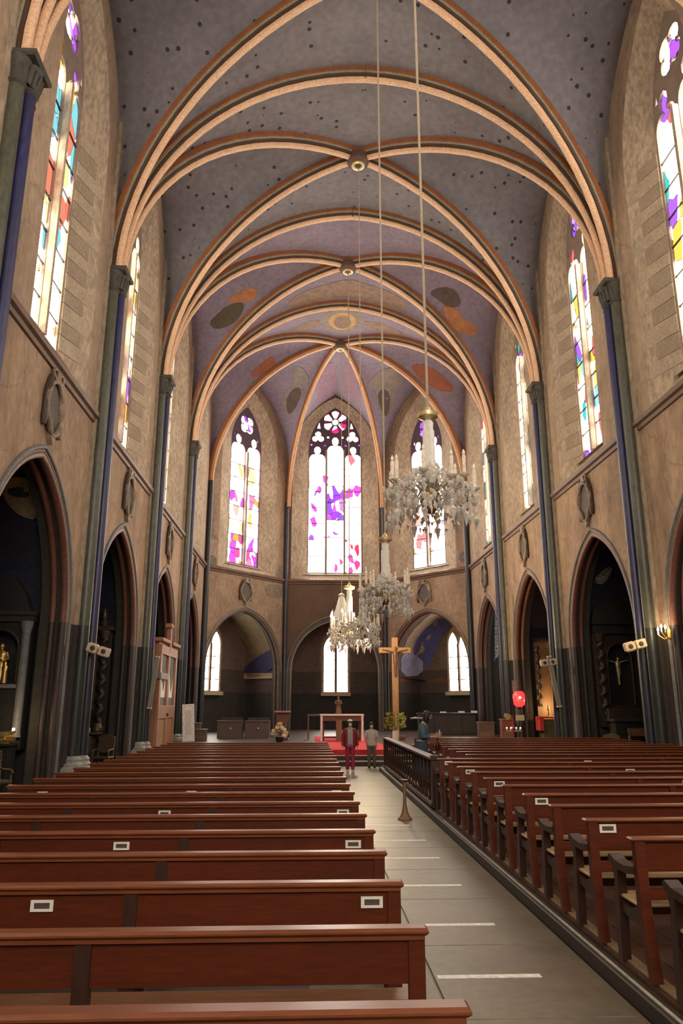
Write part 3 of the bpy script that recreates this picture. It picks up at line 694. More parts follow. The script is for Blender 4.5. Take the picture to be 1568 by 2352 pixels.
# ------------------------------------------------------------------ pews
WST = (.35, 5, 5)
m_pew = M('pew_mahogany', (.135, .025, .007), (.068, .014, .005), scale=1.6, rough=.42, bump=.05, stretch=(.5, 4, 4), contrast=.35, fine=.2, spec=.3)
m_pewcap = M('pew_cap', (.24, .07, .024), (.14, .04, .016), scale=1.6, rough=.34, bump=.04, stretch=(.5, 4, 4), contrast=.35, fine=.2, spec=.4)
m_pewd = M('pew_dark', (.055, .02, .011), (.034, .014, .009), scale=1.6, rough=.42, bump=.06, stretch=(4, 4, .5))
m_seat = M('pew_seat', (.34, .16, .08), (.20, .09, .045), scale=1.6, rough=.32, bump=.05, stretch=(.5, 4, 4))
m_white = M('tag_white', (.84, .80, .70), (.78, .74, .64), rough=.5, bump=0, fine=.05)
m_card = M('tag_card', (.07, .045, .04), (.11, .08, .07), scale=30, rough=.6, bump=0)
LPEW = 4.97
def label_holder(root, x, y, z):
    t = obj('number_holder', MB().prism([(-.072, -.034), (.072, -.034), (.072, .034), (-.072, .034)], lambda a, b: Vector((x + a, y - .012, z + b)), lambda a, b: Vector((x + a, y, z + b)), [[(-.05, -.018), (.05, -.018), (.05, .018), (-.05, .018)]]), m_white, root)
    obj('card', MB().box(x - .05, y - .006, z - .018, x + .05, y - .001, z + .018), m_card, t)
def make_pew_left(tags):
    r = thing('church_pew', '', 'pew')
    obj('cap_rail', MB().box(-LPEW - .02, -.045, .888, .02, .065, .925, bev=.014).box(-LPEW, -.03, .868, 0, .05, .892), m_pewcap, r)
    obj('back_panel', MB().box(-LPEW + .08, -.008, .66, -.06, .022, .872), m_pew, r)
    for x in (-.085, -1.80, -3.5, -LPEW): 
        obj('post', MB().box(x, -.022, 0, x + .085, .045, .87, bev=.006), m_pewd if x < -.1 else m_pew, r)
        obj('seat_bearer', MB().box(x + .01, .045, .40, x + .075, .44, .462).box(x + .01, .38, 0, x + .075, .45, .41), m_pewd, r)
    obj('seat', MB().box(-LPEW, .05, .462, 0, .27, .49, bev=.008).box(-LPEW, .278, .462, 0, .47, .49, bev=.008), m_seat, r)
    obj('seat_apron', MB().box(-LPEW + .05, .42, .36, -.05, .445, .462), m_pew, r)
    obj('foot_rail', MB().box(-LPEW + .05, -.01, .12, -.05, .03, .20), m_pewd, r)
    if tags:
        for x in (.43 - .62, -1.70 - .62, -3.85 - .62): label_holder(r, x, -.008, .80)
    return r
pa, pb = make_pew_left(True), make_pew_left(False)
used = set()
for n in range(21):
    src = pa if (n % 2 == 0 and n >= 2) else pb
    lab = 'mahogany pew left of the aisle, %s row from the viewer%s' % (ORD[n], ', with white number holders' if src is pa else '')
    y = 3.25 + 1.05 * n
    if src in used: dup(src, (.62, y, 0), 0, lab)
    else: src.location = (.62, y, 0); src['label'] = lab; used.add(src)
for o in list(bpy.data.objects):
    if o.name.startswith('church_pew'): o['group'] = 'pews left of the aisle'
def make_pew_right(tags, L=6.2):
    r = thing('armrest_pew', '', 'pew')
    z0 = 0
    obj('cap_rail', MB().box(-.03, -.045, .895, L, .05, .925, bev=.012), m_pewcap, r)
    obj('back_panel', MB().box(.04, -.010, .70, L, .018, .897), m_pew, r)
    obj('lower_rail', MB().box(.04, -.008, .50, L, .016, .585), m_pew, r)
    obj('seat', MB().box(.02, .06, .435, L, .46, .465, bev=.01), M('pew_seat_sunlit', (.62, .42, .22), (.46, .29, .14), scale=1.6, rough=.34, bump=.04, stretch=(.5, 4, 4)), r)  # golden sunlight on the seats is put into the wood colour
    obj('seat_apron', MB().box(.04, .42, .30, L, .445, .435), m_pew, r)
    for x in (0, 2.05, 4.1, L - .08):
        o = MB(); vs = []
        for z, dy, hw in ((0, -.10, .034), (.25, -.045, .036), (.45, -.01, .04), (.92, .0, .034)):
            vs += [(x, dy - hw, z), (x + .075, dy - hw, z), (x + .075, dy + hw, z), (x, dy + hw, z)]
        fs = [(3, 2, 1, 0), (12, 13, 14, 15)] + [(k * 4 + i, k * 4 + (i + 1) % 4, k * 4 + 4 + (i + 1) % 4, k * 4 + 4 + i) for k in range(3) for i in range(4)]
        obj('back_leg', o.add(vs, fs), m_pew, r)
        if x in (0, L - .08):
            f = MB(); vs = []
            for z, dy, hw in ((0, .425, .036), (.28, .415, .04), (.46, .40, .045), (.56, .385, .03), (.64, .40, .05), (.69, .41, .055)):
                vs += [(x, dy - hw, z), (x + .07, dy - hw, z), (x + .07, dy + hw, z), (x, dy + hw, z)]
            fs = [(3, 2, 1, 0), (20, 21, 22, 23)] + [(k * 4 + i, k * 4 + (i + 1) % 4, k * 4 + 4 + (i + 1) % 4, k * 4 + 4 + i) for k in range(5) for i in range(4)]
            obj('front_leg', f.add(vs, fs), m_pewd, r)
            pr = [(.03, .665), (.03, .715), (.20, .695), (.36, .705), (.45, .735), (.485, .72), (.48, .685), (.42, .655), (.30, .645), (.15, .645)]
            obj('armrest', MB().prism(pr, lambda a, b: Vector((x - .012, a, b)), lambda a, b: Vector((x + .085, a, b))), m_pewd, r)
            sr = [(.0, .33), (.0, .455), (.08, .435), (.2, .40), (.32, .415), (.42, .44), (.42, .36), (.2, .32)]
            obj('side_rail', MB().prism(sr, lambda a, b: Vector((x + .015, a, b)), lambda a, b: Vector((x + .055, a, b))), m_pewd, r)
        else:
            obj('front_leg', MB().box(x, .385, 0, x + .07, .45, .435), m_pewd, r)
    if tags:
        for x in (.17, 2.75, 5.3): label_holder(r, x, -.010, .845)
    return r
qa, qb = make_pew_right(True), make_pew_right(False)
used = set()
for n in range(-1, 10):
    src = qa if n % 2 == 1 and n >= 1 else qb
    lab = 'armrest pew right of the aisle, %s row from the viewer%s' % (ORD[n + 1], ', with white number holders' if src is qa else '')
    y = 5.80 + .93 * n
    if src in used: dup(src, (2.40, y, .185), 0, lab)
    else: src.location = (2.40, y, .185); src['label'] = lab; used.add(src)
for n in range(9):
    dup(qb, (3.25, 15.75 + .98 * n, .16), 0, 'armrest pew behind the dark balustrade, %s row back from its near end' % ORD[n])
for o in list(bpy.data.objects):
    if o.name.startswith('armrest_pew'): o['group'] = 'armrest pews right of the aisle'

# ------------------------------------------------------------------ balustrade by the aisle
bz = .0
bl = thing('balustrade', 'dark turned wooden balustrade along the right side of the aisle', 'railing', (2.44, 14.9, .16))
obj('base_rail', MB().box(-.07, 0, 0, .07, 9.4, .09, bev=.01), m_pewd, bl)
obj('hand_rail', MB().box(-.09, -.05, .86, .09, 9.45, .93, bev=.02), m_pewd, bl)
bal = None
prof = [(.035, .09), (.038, .14), (.022, .18), (.042, .32), (.03, .46), (.018, .62), (.03, .70), (.022, .74), (.036, .80), (.036, .86)]
for k in range(19):
    if bal is None: bal = obj('baluster', MB().lathe(prof, 10, (0, 0, 0)), m_pewd, bl, smooth=40); bal.location = (0, .2, 0)
    else: c = bal.copy(); COL.objects.link(c); c.location = (0, .2 + .5 * k, 0)
for y in (.04, 9.36): obj('newel', MB().box(-.07, y - .07, 0, .07, y + .07, .90, bev=.012).box(-.085, y - .085, .9, .085, y + .085, .96, bev=.015), m_pewd, bl)

st = thing('wooden_stool', 'small brown wooden box stool at the near end of the balustrade', 'stool', (2.80, 14.82, .16))
m_oak = M('oak', (.26, .14, .075), (.17, .09, .05), scale=3, rough=.45, bump=.1, stretch=(4, 4, .6))
obj('body', MB().box(-.15, -.13, .06, .15, .13, .44, bev=.01), m_oak, st); obj('top', MB().box(-.18, -.16, .44, .18, .16, .475, bev=.01), m_oak, st); obj('foot', MB().box(-.17, -.15, 0, .17, .15, .06, bev=.01), m_pewd, st)
sp = thing('candle_stand', 'slim brown stand with a flared foot in the aisle near the balustrade', 'stand', (1.80, 14.55, .012))
obj('foot', MB().lathe([(.135, 0), (.135, .02), (.09, .06), (.055, .14), (.04, .24)], 16), m_oak, sp, smooth=45); obj('post', MB().lathe([(.034, .22), (.028, .4), (.034, .62), (.026, .66)], 12), m_oak, sp, smooth=45); obj('tray', MB().lathe([(.03, .65), (.07, .68), (.075, .70), (.02, .70)], 14), m_oak, sp, smooth=45)
# ------------------------------------------------------------------ chandeliers
m_crys = M('crystal', (.95, .90, .82), (.72, .66, .58), scale=14, rough=.15, bump=.2, spec=1.0, trans=.08, fine=.3)
m_crysc = M('crystal_column', (.90, .85, .78), (.7, .65, .58), scale=20, rough=.15, bump=.2, spec=1.0, trans=.15)
m_wax = M('candle_wax', (.88, .76, .60), (.80, .66, .50), rough=.5, bump=.05)
m_rope = M('rope', (.50, .40, .28), (.36, .28, .2), scale=12, rough=.8)
m_bulb = M('lit_bulb', (1, .86, .58), (1, .82, .5), emit=30, bump=0, fine=0)
m_bulboff = M('unlit_bulb', (.92, .85, .75), (.85, .78, .68), rough=.2, bump=0)
def octa(mb, c, r, h):
    x, y, z = c
    mb.add([(x, y, z + h * .3), (x + r, y, z), (x, y + r, z), (x - r, y, z), (x, y - r, z), (x, y, z - h)], [(0, 1, 2), (0, 2, 3), (0, 3, 4), (0, 4, 1), (5, 2, 1), (5, 3, 2), (5, 4, 3), (5, 1, 4)])
def chandelier(loc, label, lit=False, seed=0, rs=1.0, sc=1.0):
    rr = random.Random(seed)
    r = thing('crystal_chandelier', label, 'chandelier', loc, seed * .37, 'crystal chandeliers hanging in a row down the nave', sc)
    obj('glass_column', MB().lathe([(.06, .05), (.15, .12), (.13, .34), (.10, .40), (.115, .48), (.095, .52), (.095, 1.0), (.075, 1.04), (.085, 1.14), (.05, 1.20), (.04, 1.3)], 14), m_crysc, r, smooth=40)
    obj('crown', MB().lathe([(.05, 1.18), (.16, 1.24), (.17, 1.30), (.06, 1.34), (.02, 1.42)], 14), m_gold2, r, smooth=40)
    obj('bowl', MB().lathe([(.01, -.34), (.05, -.33), (.12, -.25), (.165, -.15), (.17, -.06), (.10, .06)], 16), M('amber_bowl', (.42, .25, .07), (.25, .16, .05), rough=.25, metal=.5), r, smooth=50)
    ARM = 10
    for k in range(ARM):
        a = 2 * PI * k / ARM; ca, sa = math.cos(a), math.sin(a); R0 = .60 * rs if k % 2 == 0 else .50 * rs; zz = .0 if k % 2 == 0 else .12
        arm = obj('arm', MB().tube([(ca * .08, sa * .08, .0), (ca * .25, sa * .25, .16), (ca * .45, sa * .45, -.02 + zz * .5), (ca * R0, sa * R0, .05 + zz)], [.02, .018, .016, .014], 6), m_crysc, r, smooth=60)
        obj('drip_pan', MB().lathe([(.02, .03 + zz), (.075, .07 + zz), (.08, .085 + zz), (.03, .09 + zz)], 10, (ca * R0, sa * R0, 0)), m_crys, arm, smooth=40)
        cd = obj('candle', MB().lathe([(.030, .085 + zz), (.030, .37 + zz), (.022, .38 + zz)], 8, (ca * R0, sa * R0, 0)), m_wax, r, smooth=40)
        obj('bulb', MB().lathe([(.012, .375 + zz), (.026, .40 + zz), (.022, .44 + zz), (.004, .48 + zz)], 8, (ca * R0, sa * R0, 0)), m_bulb if lit else m_bulboff, cd, smooth=60)
        pm = MB()
        for j in range(3):
            octa(pm, (ca * (R0 - .02), sa * (R0 - .02), -.03 - .13 * j), .045 - .006 * j, .11)
        octa(pm, (ca * R0, sa * R0, -.42), .05, .20)
        obj('pendant', pm, m_crys, r)
    dm = MB()
    for k in range(620):                               # garlands of small drops: a dome above, a skirt below
        a = rr.random() * 2 * PI; t = rr.random()
        if k < 320: rad = (.12 + .52 * t) * rs; z = .42 * (1 - t) ** 1.2 + rr.uniform(-.06, .05)
        else: rad = (.16 + .46 * t) * rs; z = -.06 - rr.random() * (.16 + .30 * t)
        octa(dm, (rad * math.cos(a), rad * math.sin(a), z), rr.uniform(.018, .036), rr.uniform(.05, .11))
    obj('crystal_drops', dm, m_crys, r, kind='stuff')
    top = {0: 22.9, 1: 22.5, 2: 22.5, 3: 22.5, 4: 22.5}[seed] - loc[2]; top /= sc
    obj('rope', MB().tube([(0, 0, 1.4), (0, 0, top)], .022 if seed < 2 else .016, 6), m_rope, r)
    if lit:
        l = bpy.data.lights.new('bulb_light', 'POINT'); l.energy = 1700; l.color = (1, .78, .48); l.shadow_soft_size = .4
        o = bpy.data.objects.new('bulb_light', l); COL.objects.link(o); o.parent = r; o.location = (0, -.3, .35)
    return r
chandelier((1.84, 10.9, 5.22), 'largest crystal chandelier with tall candles, in front of the right apse window', seed=0, rs=1.16)
chandelier((1.735, 16.7, 4.50), 'unlit crystal chandelier hanging second nearest, below the large one', seed=1)
chandelier((1.72, 24.3, 4.45), 'crystal chandelier overlapping the lit one in front of the altar chapel', seed=2)
chandelier((1.72, 32.0, 5.1), 'lit chandelier glowing warm in front of the altar chapel', lit=True, seed=3, sc=1.5)
c5 = chandelier((1.75, 40.3, 6.5), 'farthest pale chandelier with a tall cone of crystal, near the altar', seed=4)
obj('crystal_cone', MB().lathe([(.55, .05), (.36, .55), (.16, 1.25), (.09, 1.32), (.2, 1.38), (.04, 1.5)], 18), m_crysc, c5, smooth=30)

# ------------------------------------------------------------------ oval cartouches on the spandrels
m_cart = M('cartouche_field', (.15, .125, .11), (.11, .09, .08), scale=3, rough=.8)
m_cartf = M('cartouche_frame', (.42, .32, .22), (.14, .085, .05), scale=2.5, rough=.6, bump=.4, contrast=.6)
m_cartd = M('cartouche_dark', (.085, .05, .035), (.05, .032, .025), scale=2.5, rough=.6, bump=.3)
def cartouche(F, u, z, label, sc=1.0):
    r = thing('wall_cartouche', label, 'cartouche', (0, 0, 0), group='oval cartouches above the chapel arches')
    rim = []
    N_ = 40
    for i in range(N_ + 1):
        a = 2 * PI * i / N_; k = 1 + .06 * math.cos(4 * a) + .03 * math.sin(3 * a); rim.append(F.P(u + .56 * sc * k * math.cos(a), z + .70 * sc * k * math.sin(a), -.10))
    obj('field', MB().prism([(u + .55 * sc * math.cos(2 * PI * i / 28), z + .68 * sc * math.sin(2 * PI * i / 28)) for i in range(28)], lambda a, b: F.P(a, b, -.05), lambda a, b: F.P(a, b, .0)), m_cart, r)
    obj('frame', MB().tube(rim, [.065 * sc * (1 + .3 * math.sin(5 * 2 * PI * i / N_)) for i in range(N_ + 1)], 8), m_cartf, r, smooth=60)
    for sx in (-1, 1):
        cur = [F.P(u + sx * sc * (.34 + .24 * t) + sx * .10 * math.sin(t * PI), z + sc * (.80 - 1.45 * t), -.06) for t in [j / 8 for j in range(9)]]
        vol = [F.P(u + sx * sc * (.22 + .14 * math.cos(q)), z + sc * (.86 + .12 * math.sin(q)), -.10) for q in [j * PI / 5 for j in range(11)]]
        obj('scroll', MB().tube(cur, [.05, .08, .10, .11, .10, .08, .07, .09, .05], 7), m_cartd if sx < 0 else m_cartf, r, smooth=60)
        obj('volute', MB().tube(vol, .045 * sc, 6), m_cartf, r, smooth=60)
    obj('pendant_leaf', MB().prism([(u - .16 * sc, z - .70 * sc), (u + .16 * sc, z - .70 * sc), (u + .10 * sc, z - .86 * sc), (u, z - 1.0 * sc), (u - .10 * sc, z - .86 * sc)], lambda a, b: F.P(a, b, -.12), lambda a, b: F.P(a, b, 0)), m_cartf, r)
    obj('crest', MB().prism([(u - .18 * sc, z + .70 * sc), (u + .18 * sc, z + .70 * sc), (u + .12 * sc, z + .92 * sc), (u, z + 1.0 * sc), (u - .12 * sc, z + .92 * sc)], lambda a, b: F.P(a, b, -.13), lambda a, b: F.P(a, b, 0)), m_cartf, r)
for i in range(2, 7):
    for s in (-1, 1):
        F = Frame((XL if s < 0 else XR, PY[i]), (0, 1), (s, 0))
        if i == 2 and s < 0: pass
        cartouche(F, BAY / 2 + .1, 8.88, 'oval carved cartouche above the chapel arch in the %s bay of the %s wall' % (BL[i], SD[s]), .92)
for k in (0, 2):
    F, L = frame2(APSE[k], APSE[k + 1]); cartouche(F, L / 2 - .1, 8.85, 'dark oval cartouche above the %s apse chapel arch' % ('left' if k == 0 else 'right'), .85)

# ------------------------------------------------------------------ figures for altars
def statue(mb, h, arms=True, lean=0.0):
    """draped standing figure, height h, base at 0"""
    k = h
    mb.loft([(0, 0, 0, .17 * k, .13 * k), (0, 0, .06 * k, .165 * k, .125 * k), (.01 * k, 0, .30 * k, .135 * k, .10 * k), (0, 0, .52 * k, .12 * k, .085 * k), (0, 0, .68 * k, .135 * k, .09 * k), (0, 0, .77 * k, .14 * k, .08 * k), (0, 0, .815 * k, .06 * k, .05 * k), (0, 0, .84 * k, .042 * k, .042 * k), (0, -.01 * k, .87 * k, .058 * k, .062 * k), (0, -.01 * k, .92 * k, .066 * k, .072 * k), (0, 0, .97 * k, .052 * k, .058 * k), (0, 0, 1.0 * k, .015 * k, .015 * k)], 14)
    if arms:
        for sx in (-1, 1): mb.tube([(sx * .13 * k, 0, .75 * k), (sx * .18 * k, -.02 * k, .60 * k), (sx * .10 * k, -.13 * k, .56 * k), (sx * .03 * k, -.16 * k, .62 * k)], [.045 * k, .042 * k, .034 * k, .022 * k], 8)
    return mb
m_retable = M('retable_dark', (.030, .026, .022), (.019, .017, .015), scale=2, rough=.45, bump=.15)
m_retable2 = M('retable_brown', (.055, .036, .024), (.035, .024, .018), scale=2, rough=.45, bump=.15)
m_dull = M('dull_gilt', (.20, .14, .06), (.10, .07, .04), scale=6, rough=.4, metal=.5, bump=.2)
def twisted(mb, c, r, z0, z1, turns=6, seg=10, n=72):
    rows = []
    for i in range(n + 1):
        t = i / n; a = 2 * PI * turns * t; cx, cy = c[0] + r * .32 * math.cos(a), c[1] + r * .32 * math.sin(a)
        rows.append([Vector((cx + r * .75 * math.cos(2 * PI * j / seg), cy + r * .75 * math.sin(2 * PI * j / seg), z0 + (z1 - z0) * t)) for j in range(seg + 1)])
    return mb.grid(rows)
def lamp_point(parent, loc, e, col=(1, .72, .4), r=.08):
    l = bpy.data.lights.new('lamp_light', 'POINT'); l.energy = e; l.color = col; l.shadow_soft_size = r
    o = bpy.data.objects.new('lamp_light', l); COL.objects.link(o); o.parent = parent; o.location = loc
# left chapel, nearest: dark retable with a gilded saint
r = thing('altarpiece', 'dark panelled altarpiece with arched niche in the nearest left chapel', 'altarpiece', (-8.1, 19.6, 0))
def niche_panel(x0, x1, z0, z1, nu, nh, nz0, nzs, nza): return [(x0, z0), (x0, z1), (x1, z1), (x1, z0)], pointed(nu, nh, nh, nz0, nzs, nza, 8)
ol, nh = niche_panel(-2.2, 1.10, 1.0, 4.25, .34, .50, 2.58, 3.45, 3.90)
obj('panel', MB().prism(ol, lambda a, b: Vector((a, -.42, b)), lambda a, b: Vector((a, -.05, b)), [nh]), m_retable, r)
obj('niche_back', MB().box(-.25, -.06, 2.5, .95, -.02, 3.95), m_shaftdark, r)
obj('niche_frame', MB().tube([Vector((a, -.44, b)) for a, b in nh], .045, 6), m_retable2, r, smooth=60)
obj('cornice', MB().box(-2.3, -.56, 4.25, 1.18, 0, 4.36, bev=.02).box(-2.25, -.50, 4.1, 1.14, 0, 4.25), m_retable2, r)
obj('pediment', MB().prism([(-1.6, 4.36), (-1.2, 4.9), (-.2, 5.25), (.5, 5.25), (.8, 4.85), (1.0, 4.36)], lambda a, b: Vector((a, -.35, b)), lambda a, b: Vector((a, -.02, b))), m_retable, r)
for x in (-2.0, 1.0): obj('side_column', MB().lathe([(.13, 1.3), (.11, 1.4), (.10, 3.8), (.15, 4.0), (.16, 4.1)], 14, (x, -.5, 0)), m_archgrey if x > 0 else m_retable2, r, smooth=40)
obj('niche_ledge', MB().box(-.3, -.55, 2.46, .98, -.1, 2.56, bev=.02), m_archgrey, r)
t = tag(obj('gilded_statue', statue(MB(), 1.02).loft([(.17, -.12, .02, .09, .08), (.17, -.12, .3, .07, .06), (.17, -.12, .42, .085, .05), (.17, -.12, .46, .04, .04), (.17, -.13, .52, .05, .05), (.17, -.12, .56, .02, .02)], 10), m_gold, smooth=60), 'gilded saint statue with a child in the dark niche at far left', 'statue'); t.location = (-7.74, 19.33, 2.565)
r = thing('chapel_altar', 'dark altar table in the nearest left chapel below the gilded statue', 'altar', (-8.0, 18.85, 0))
obj('block', MB().box(-1.5, -.42, 0, 1.0, .1, 1.12), m_retable, r); obj('mensa', MB().box(-1.75, -.52, 1.12, 1.06, .1, 1.21, bev=.02), m_retable2, r); obj('frontal_moulding', MB().box(-1.4, -.45, .80, .95, -.42, .84).box(-1.4, -.45, .25, .95, -.42, .29), m_dull, r)
r = thing('altar_gradine', 'low gilded shelf of small relic boxes on the nearest left altar', 'shelf', (-8.0, 18.85, 1.212))
obj('step', MB().box(-1.6, -.12, 0, 1.0, .06, .10), m_dull, r)
for k in range(9): obj('relic_box', MB().box(-1.5 + .27 * k, -.1, .10, -1.5 + .27 * k + R_.uniform(.12, .22), .05, .10 + R_.uniform(.10, .2), bev=.01), m_dull, r)
r = thing('candle_bracket', 'gilded bracket lamp on the corner of the nearest left altar', 'lamp', (-7.12, 18.5, 1.235))
obj('arm', MB().tube([(0, 0, 0), (.02, -.02, .1), (.14, -.04, .12), (.2, -.04, .18)], .022, 6).cbox(.05, -.05, .03, .42, .14, .03), m_gold, r); obj('cup', MB().lathe([(.02, .17), (.06, .2), (.065, .24)], 10, (.2, -.04, 0)), m_gold, r); obj('bulb', MB().ball((.2, -.04, .27), .035), m_bulb, r)
lamp_point(r, (.2, -.1, .36), 14)
# left chapel, second: painting, twisted column
r = thing('altarpiece', 'dark altarpiece with twisted columns in the second left chapel', 'altarpiece', (-8.25, 27.2, 0))
obj('panel', MB().box(-1.5, -.2, .9, 1.25, 0, 4.6), m_retable, r); obj('cornice', MB().box(-1.6, -.45, 4.6, 1.35, 0, 4.78, bev=.03), m_retable2, r)
for x in (-1.25, 1.02): obj('twisted_column', twisted(MB(), (x, -.34), .15, 1.45, 4.35), m_retable2, r, smooth=60); obj('column_base', MB().lathe([(.2, 1.2), (.2, 1.3), (.14, 1.45)], 12, (x, -.34, 0)), m_dull, r); obj('capital', MB().lathe([(.13, 4.33), (.2, 4.55), (.21, 4.6)], 12, (x, -.34, 0)), m_dull, r)
obj('finial', MB().lathe([(.1, 4.78), (.14, 4.9), (.06, 5.0), (.11, 5.1), (.03, 5.4)], 10, (.95, -.3, 0)), m_dull, r, smooth=50)
r = thing('framed_painting', 'dark religious painting in a wooden frame in the second left chapel', 'painting', (-7.95, 26.93, 1.9))
obj('canvas', MB().box(-.42, -.02, .05, .42, .02, 2.25), M('dark_canvas', (.10, .05, .025), (.018, .014, .012), scale=1.6, rough=.4, contrast=.7, bump=.05), r)
obj('frame', MB().prism([(-.5, 0), (.5, 0), (.5, 2.32), (-.5, 2.32)], lambda a, b: Vector((a, -.06, b)), lambda a, b: Vector((a, .03, b)), [[(-.40, .1), (.40, .1), (.40, 2.22), (-.40, 2.22)]]), M('frame_wood', (.16, .105, .055), (.1, .065, .035), rough=.4), r)
r = thing('chapel_altar', 'small altar table with a row of candle cups in the second left chapel', 'altar', (-7.8, 26.3, 0))
obj('mensa', MB().box(-1.3, -.35, 1.10, .82, .3, 1.18, bev=.02), m_dull, r); obj('block', MB().box(-1.1, -.25, 0, .62, .3, 1.1), m_retable, r)
for k in range(9): obj('cup', MB().lathe([(.03, 1.18), (.05, 1.3), (.055, 1.32)], 8, (-1.1 + .2 * k, -.2, 0)), m_gold2, r)
m_chair = M('chair_wood', (.11, .065, .035), (.07, .04, .025), scale=3, rough=.4)
def armchair(loc, rz, label, gilt=False):
    r = thing('carved_armchair', label, 'chair', loc, rz)
    mm = m_dull if gilt else m_chair
    for x in (-.25, .25):
        obj('back_leg', MB().tube([(x, .24, 0), (x, .22, .45), (x, .28, 1.08)], .028, 6), mm, r); obj('front_leg', MB().lathe([(.03, 0), (.024, .1), (.036, .25), (.026, .42), (.03, .66)], 8, (x, -.22, 0)), mm, r)
        obj('armrest', MB().tube([(x, .26, .70), (x, .0, .68), (x, -.22, .68), (x, -.28, .62)], [.024, .028, .032, .03], 7), mm, r, smooth=60)
    obj('seat', MB().box(-.28, -.26, .42, .28, .26, .48, bev=.015), m_chair, r); obj('backrest', MB().box(-.24, .21, .58, .24, .25, .98, bev=.01), m_chair, r); obj('crest', MB().prism([(-.27, .98), (.27, .98), (.22, 1.08), (0, 1.16), (-.22, 1.08)], lambda a, b: Vector((a, .22, b)), lambda a, b: Vector((a, .27, b))), mm, r)
    obj('stretcher', MB().box(-.25, -.03, .16, .25, .0, .20), m_chair, r)
armchair((-7.2, 24.9, 0), .15, 'wooden armchair left of two beside the second left chapel altar'); armchair((-6.5, 25.0, 0), -.1, 'wooden armchair right of two beside the second left chapel altar')
armchair((-6.75, 17.2, 0), .9, 'carved wooden chair with golden light in its colour beside the nearest left altar', True)  # wooden arms: the gold light on them is painted in as gilt
# right chapel, nearest: retable with crucifix niche
r = thing('altarpiece', 'dark altarpiece with a crucifix niche in the nearest right chapel', 'altarpiece', (11.15, 27.2, 0))
ol, nh = niche_panel(-.85, 2.2, .9, 4.55, .04, .45, 2.05, 3.7, 4.25)
obj('panel', MB().prism(ol, lambda a, b: Vector((a, -.40, b)), lambda a, b: Vector((a, -.05, b)), [nh]), m_retable2, r); obj('niche_back', MB().box(-.5, -.05, 2.0, .6, -.02, 4.3), m_retable, r)
obj('niche_frame', MB().tube([Vector((a, -.42, b)) for a, b in nh], .06, 6), m_retable2, r, smooth=60)
obj('cornice', MB().box(-.85, -.55, 4.55, 2.3, 0, 4.68, bev=.02).box(-.87, -.6, 4.9, 2.35, 0, 5.02, bev=.02).box(-.83, -.45, 4.68, 2.25, 0, 4.9), m_retable, r)
obj('crest_carving', MB().prism([(-.8, 5.02), (-.7, 5.5), (-.5, 5.6), (-.1, 6.0), (.4, 5.75), (.9, 5.85), (1.3, 5.4), (1.6, 5.02)], lambda a, b: Vector((a, -.3, b)), lambda a, b: Vector((a, -.05, b))), m_retable, r)
for x in (-.66, 1.5): obj('twisted_column', twisted(MB(), (x, -.55), .15, 1.75, 4.3), m_retable2, r, smooth=60); obj('column_base', MB().box(x - .2, -.75, 1.3, x + .2, -.35, 1.75, bev=.02), m_retable, r); obj('capital', MB().lathe([(.13, 4.28), (.2, 4.5), (.21, 4.55)], 12, (x, -.55, 0)), m_retable2, r)
def crucifix(name, label, loc, h, arm, w, mat, cmat, rz=0.0, cs=1.0, bar=.87):
    r = thing(name, label, 'crucifix', loc, rz)
    obj('upright', MB().box(-w / 2, -w / 3, 0, w / 2, w / 3, h, bev=w * .08), mat, r); obj('crossbar', MB().box(-arm, -w / 3 - .005, h * bar - w / 2, arm, w / 3 + .005, h * bar + w / 2, bev=w * .08), mat, r)
    z = h * bar; k = cs; y = -w / 3 - .06 * k
    f = MB().loft([(0, y, z - 1.02 * k, .035 * k, .04 * k), (0, y - .02 * k, z - .95 * k, .05 * k, .04 * k), (0, y, z - .72 * k, .055 * k, .05 * k), (.02 * k, y, z - .5 * k, .09 * k, .06 * k), (.01 * k, y, z - .42 * k, .10 * k, .06 * k), (0, y, z - .28 * k, .085 * k, .055 * k), (0, y, z - .12 * k, .11 * k, .06 * k), (0, y, z - .05 * k, .07 * k, .05 * k), (.0, y, z - .01 * k, .035 * k, .035 * k), (.02 * k, y - .02 * k, z + .04 * k, .05 * k, .055 * k), (.02 * k, y - .02 * k, z + .11 * k, .045 * k, .05 * k), (.02 * k, y - .01 * k, z + .15 * k, .012 * k, .012 * k)], 12)
    for sx in (-1, 1): f.tube([(sx * .09 * k, y, z - .08 * k), (sx * .26 * k, y, z - .03 * k), (sx * .44 * k, y + .02, z + .01 * k), (sx * .50 * k, y + .02, z + .015 * k)], [.034 * k, .028 * k, .02 * k, .024 * k], 7)
    obj('corpus', f, cmat, r, smooth=60); return r
m_corpus = M('corpus_wood', (.20, .10, .055), (.12, .06, .035), rough=.45)
crucifix('altar_crucifix', 'small gilded crucifix in the niche of the nearest right altarpiece', (11.19, 27.02, 2.1), 1.75, .42, .07, m_retable, m_gold2, cs=.85)
r = thing('chapel_altar', 'dark altar table in the nearest right chapel', 'altar', (11.2, 26.15, 0)); obj('mensa', MB().box(-.85, -.45, 1.50, 1.9, .25, 1.6, bev=.02), m_retable2, r); obj('block', MB().box(-.75, -.35, 0, 1.7, .25, 1.5), m_retable, r); obj('gradine', MB().box(-.8, 0, 1.6, 1.8, .24, 1.95), m_retable2, r)
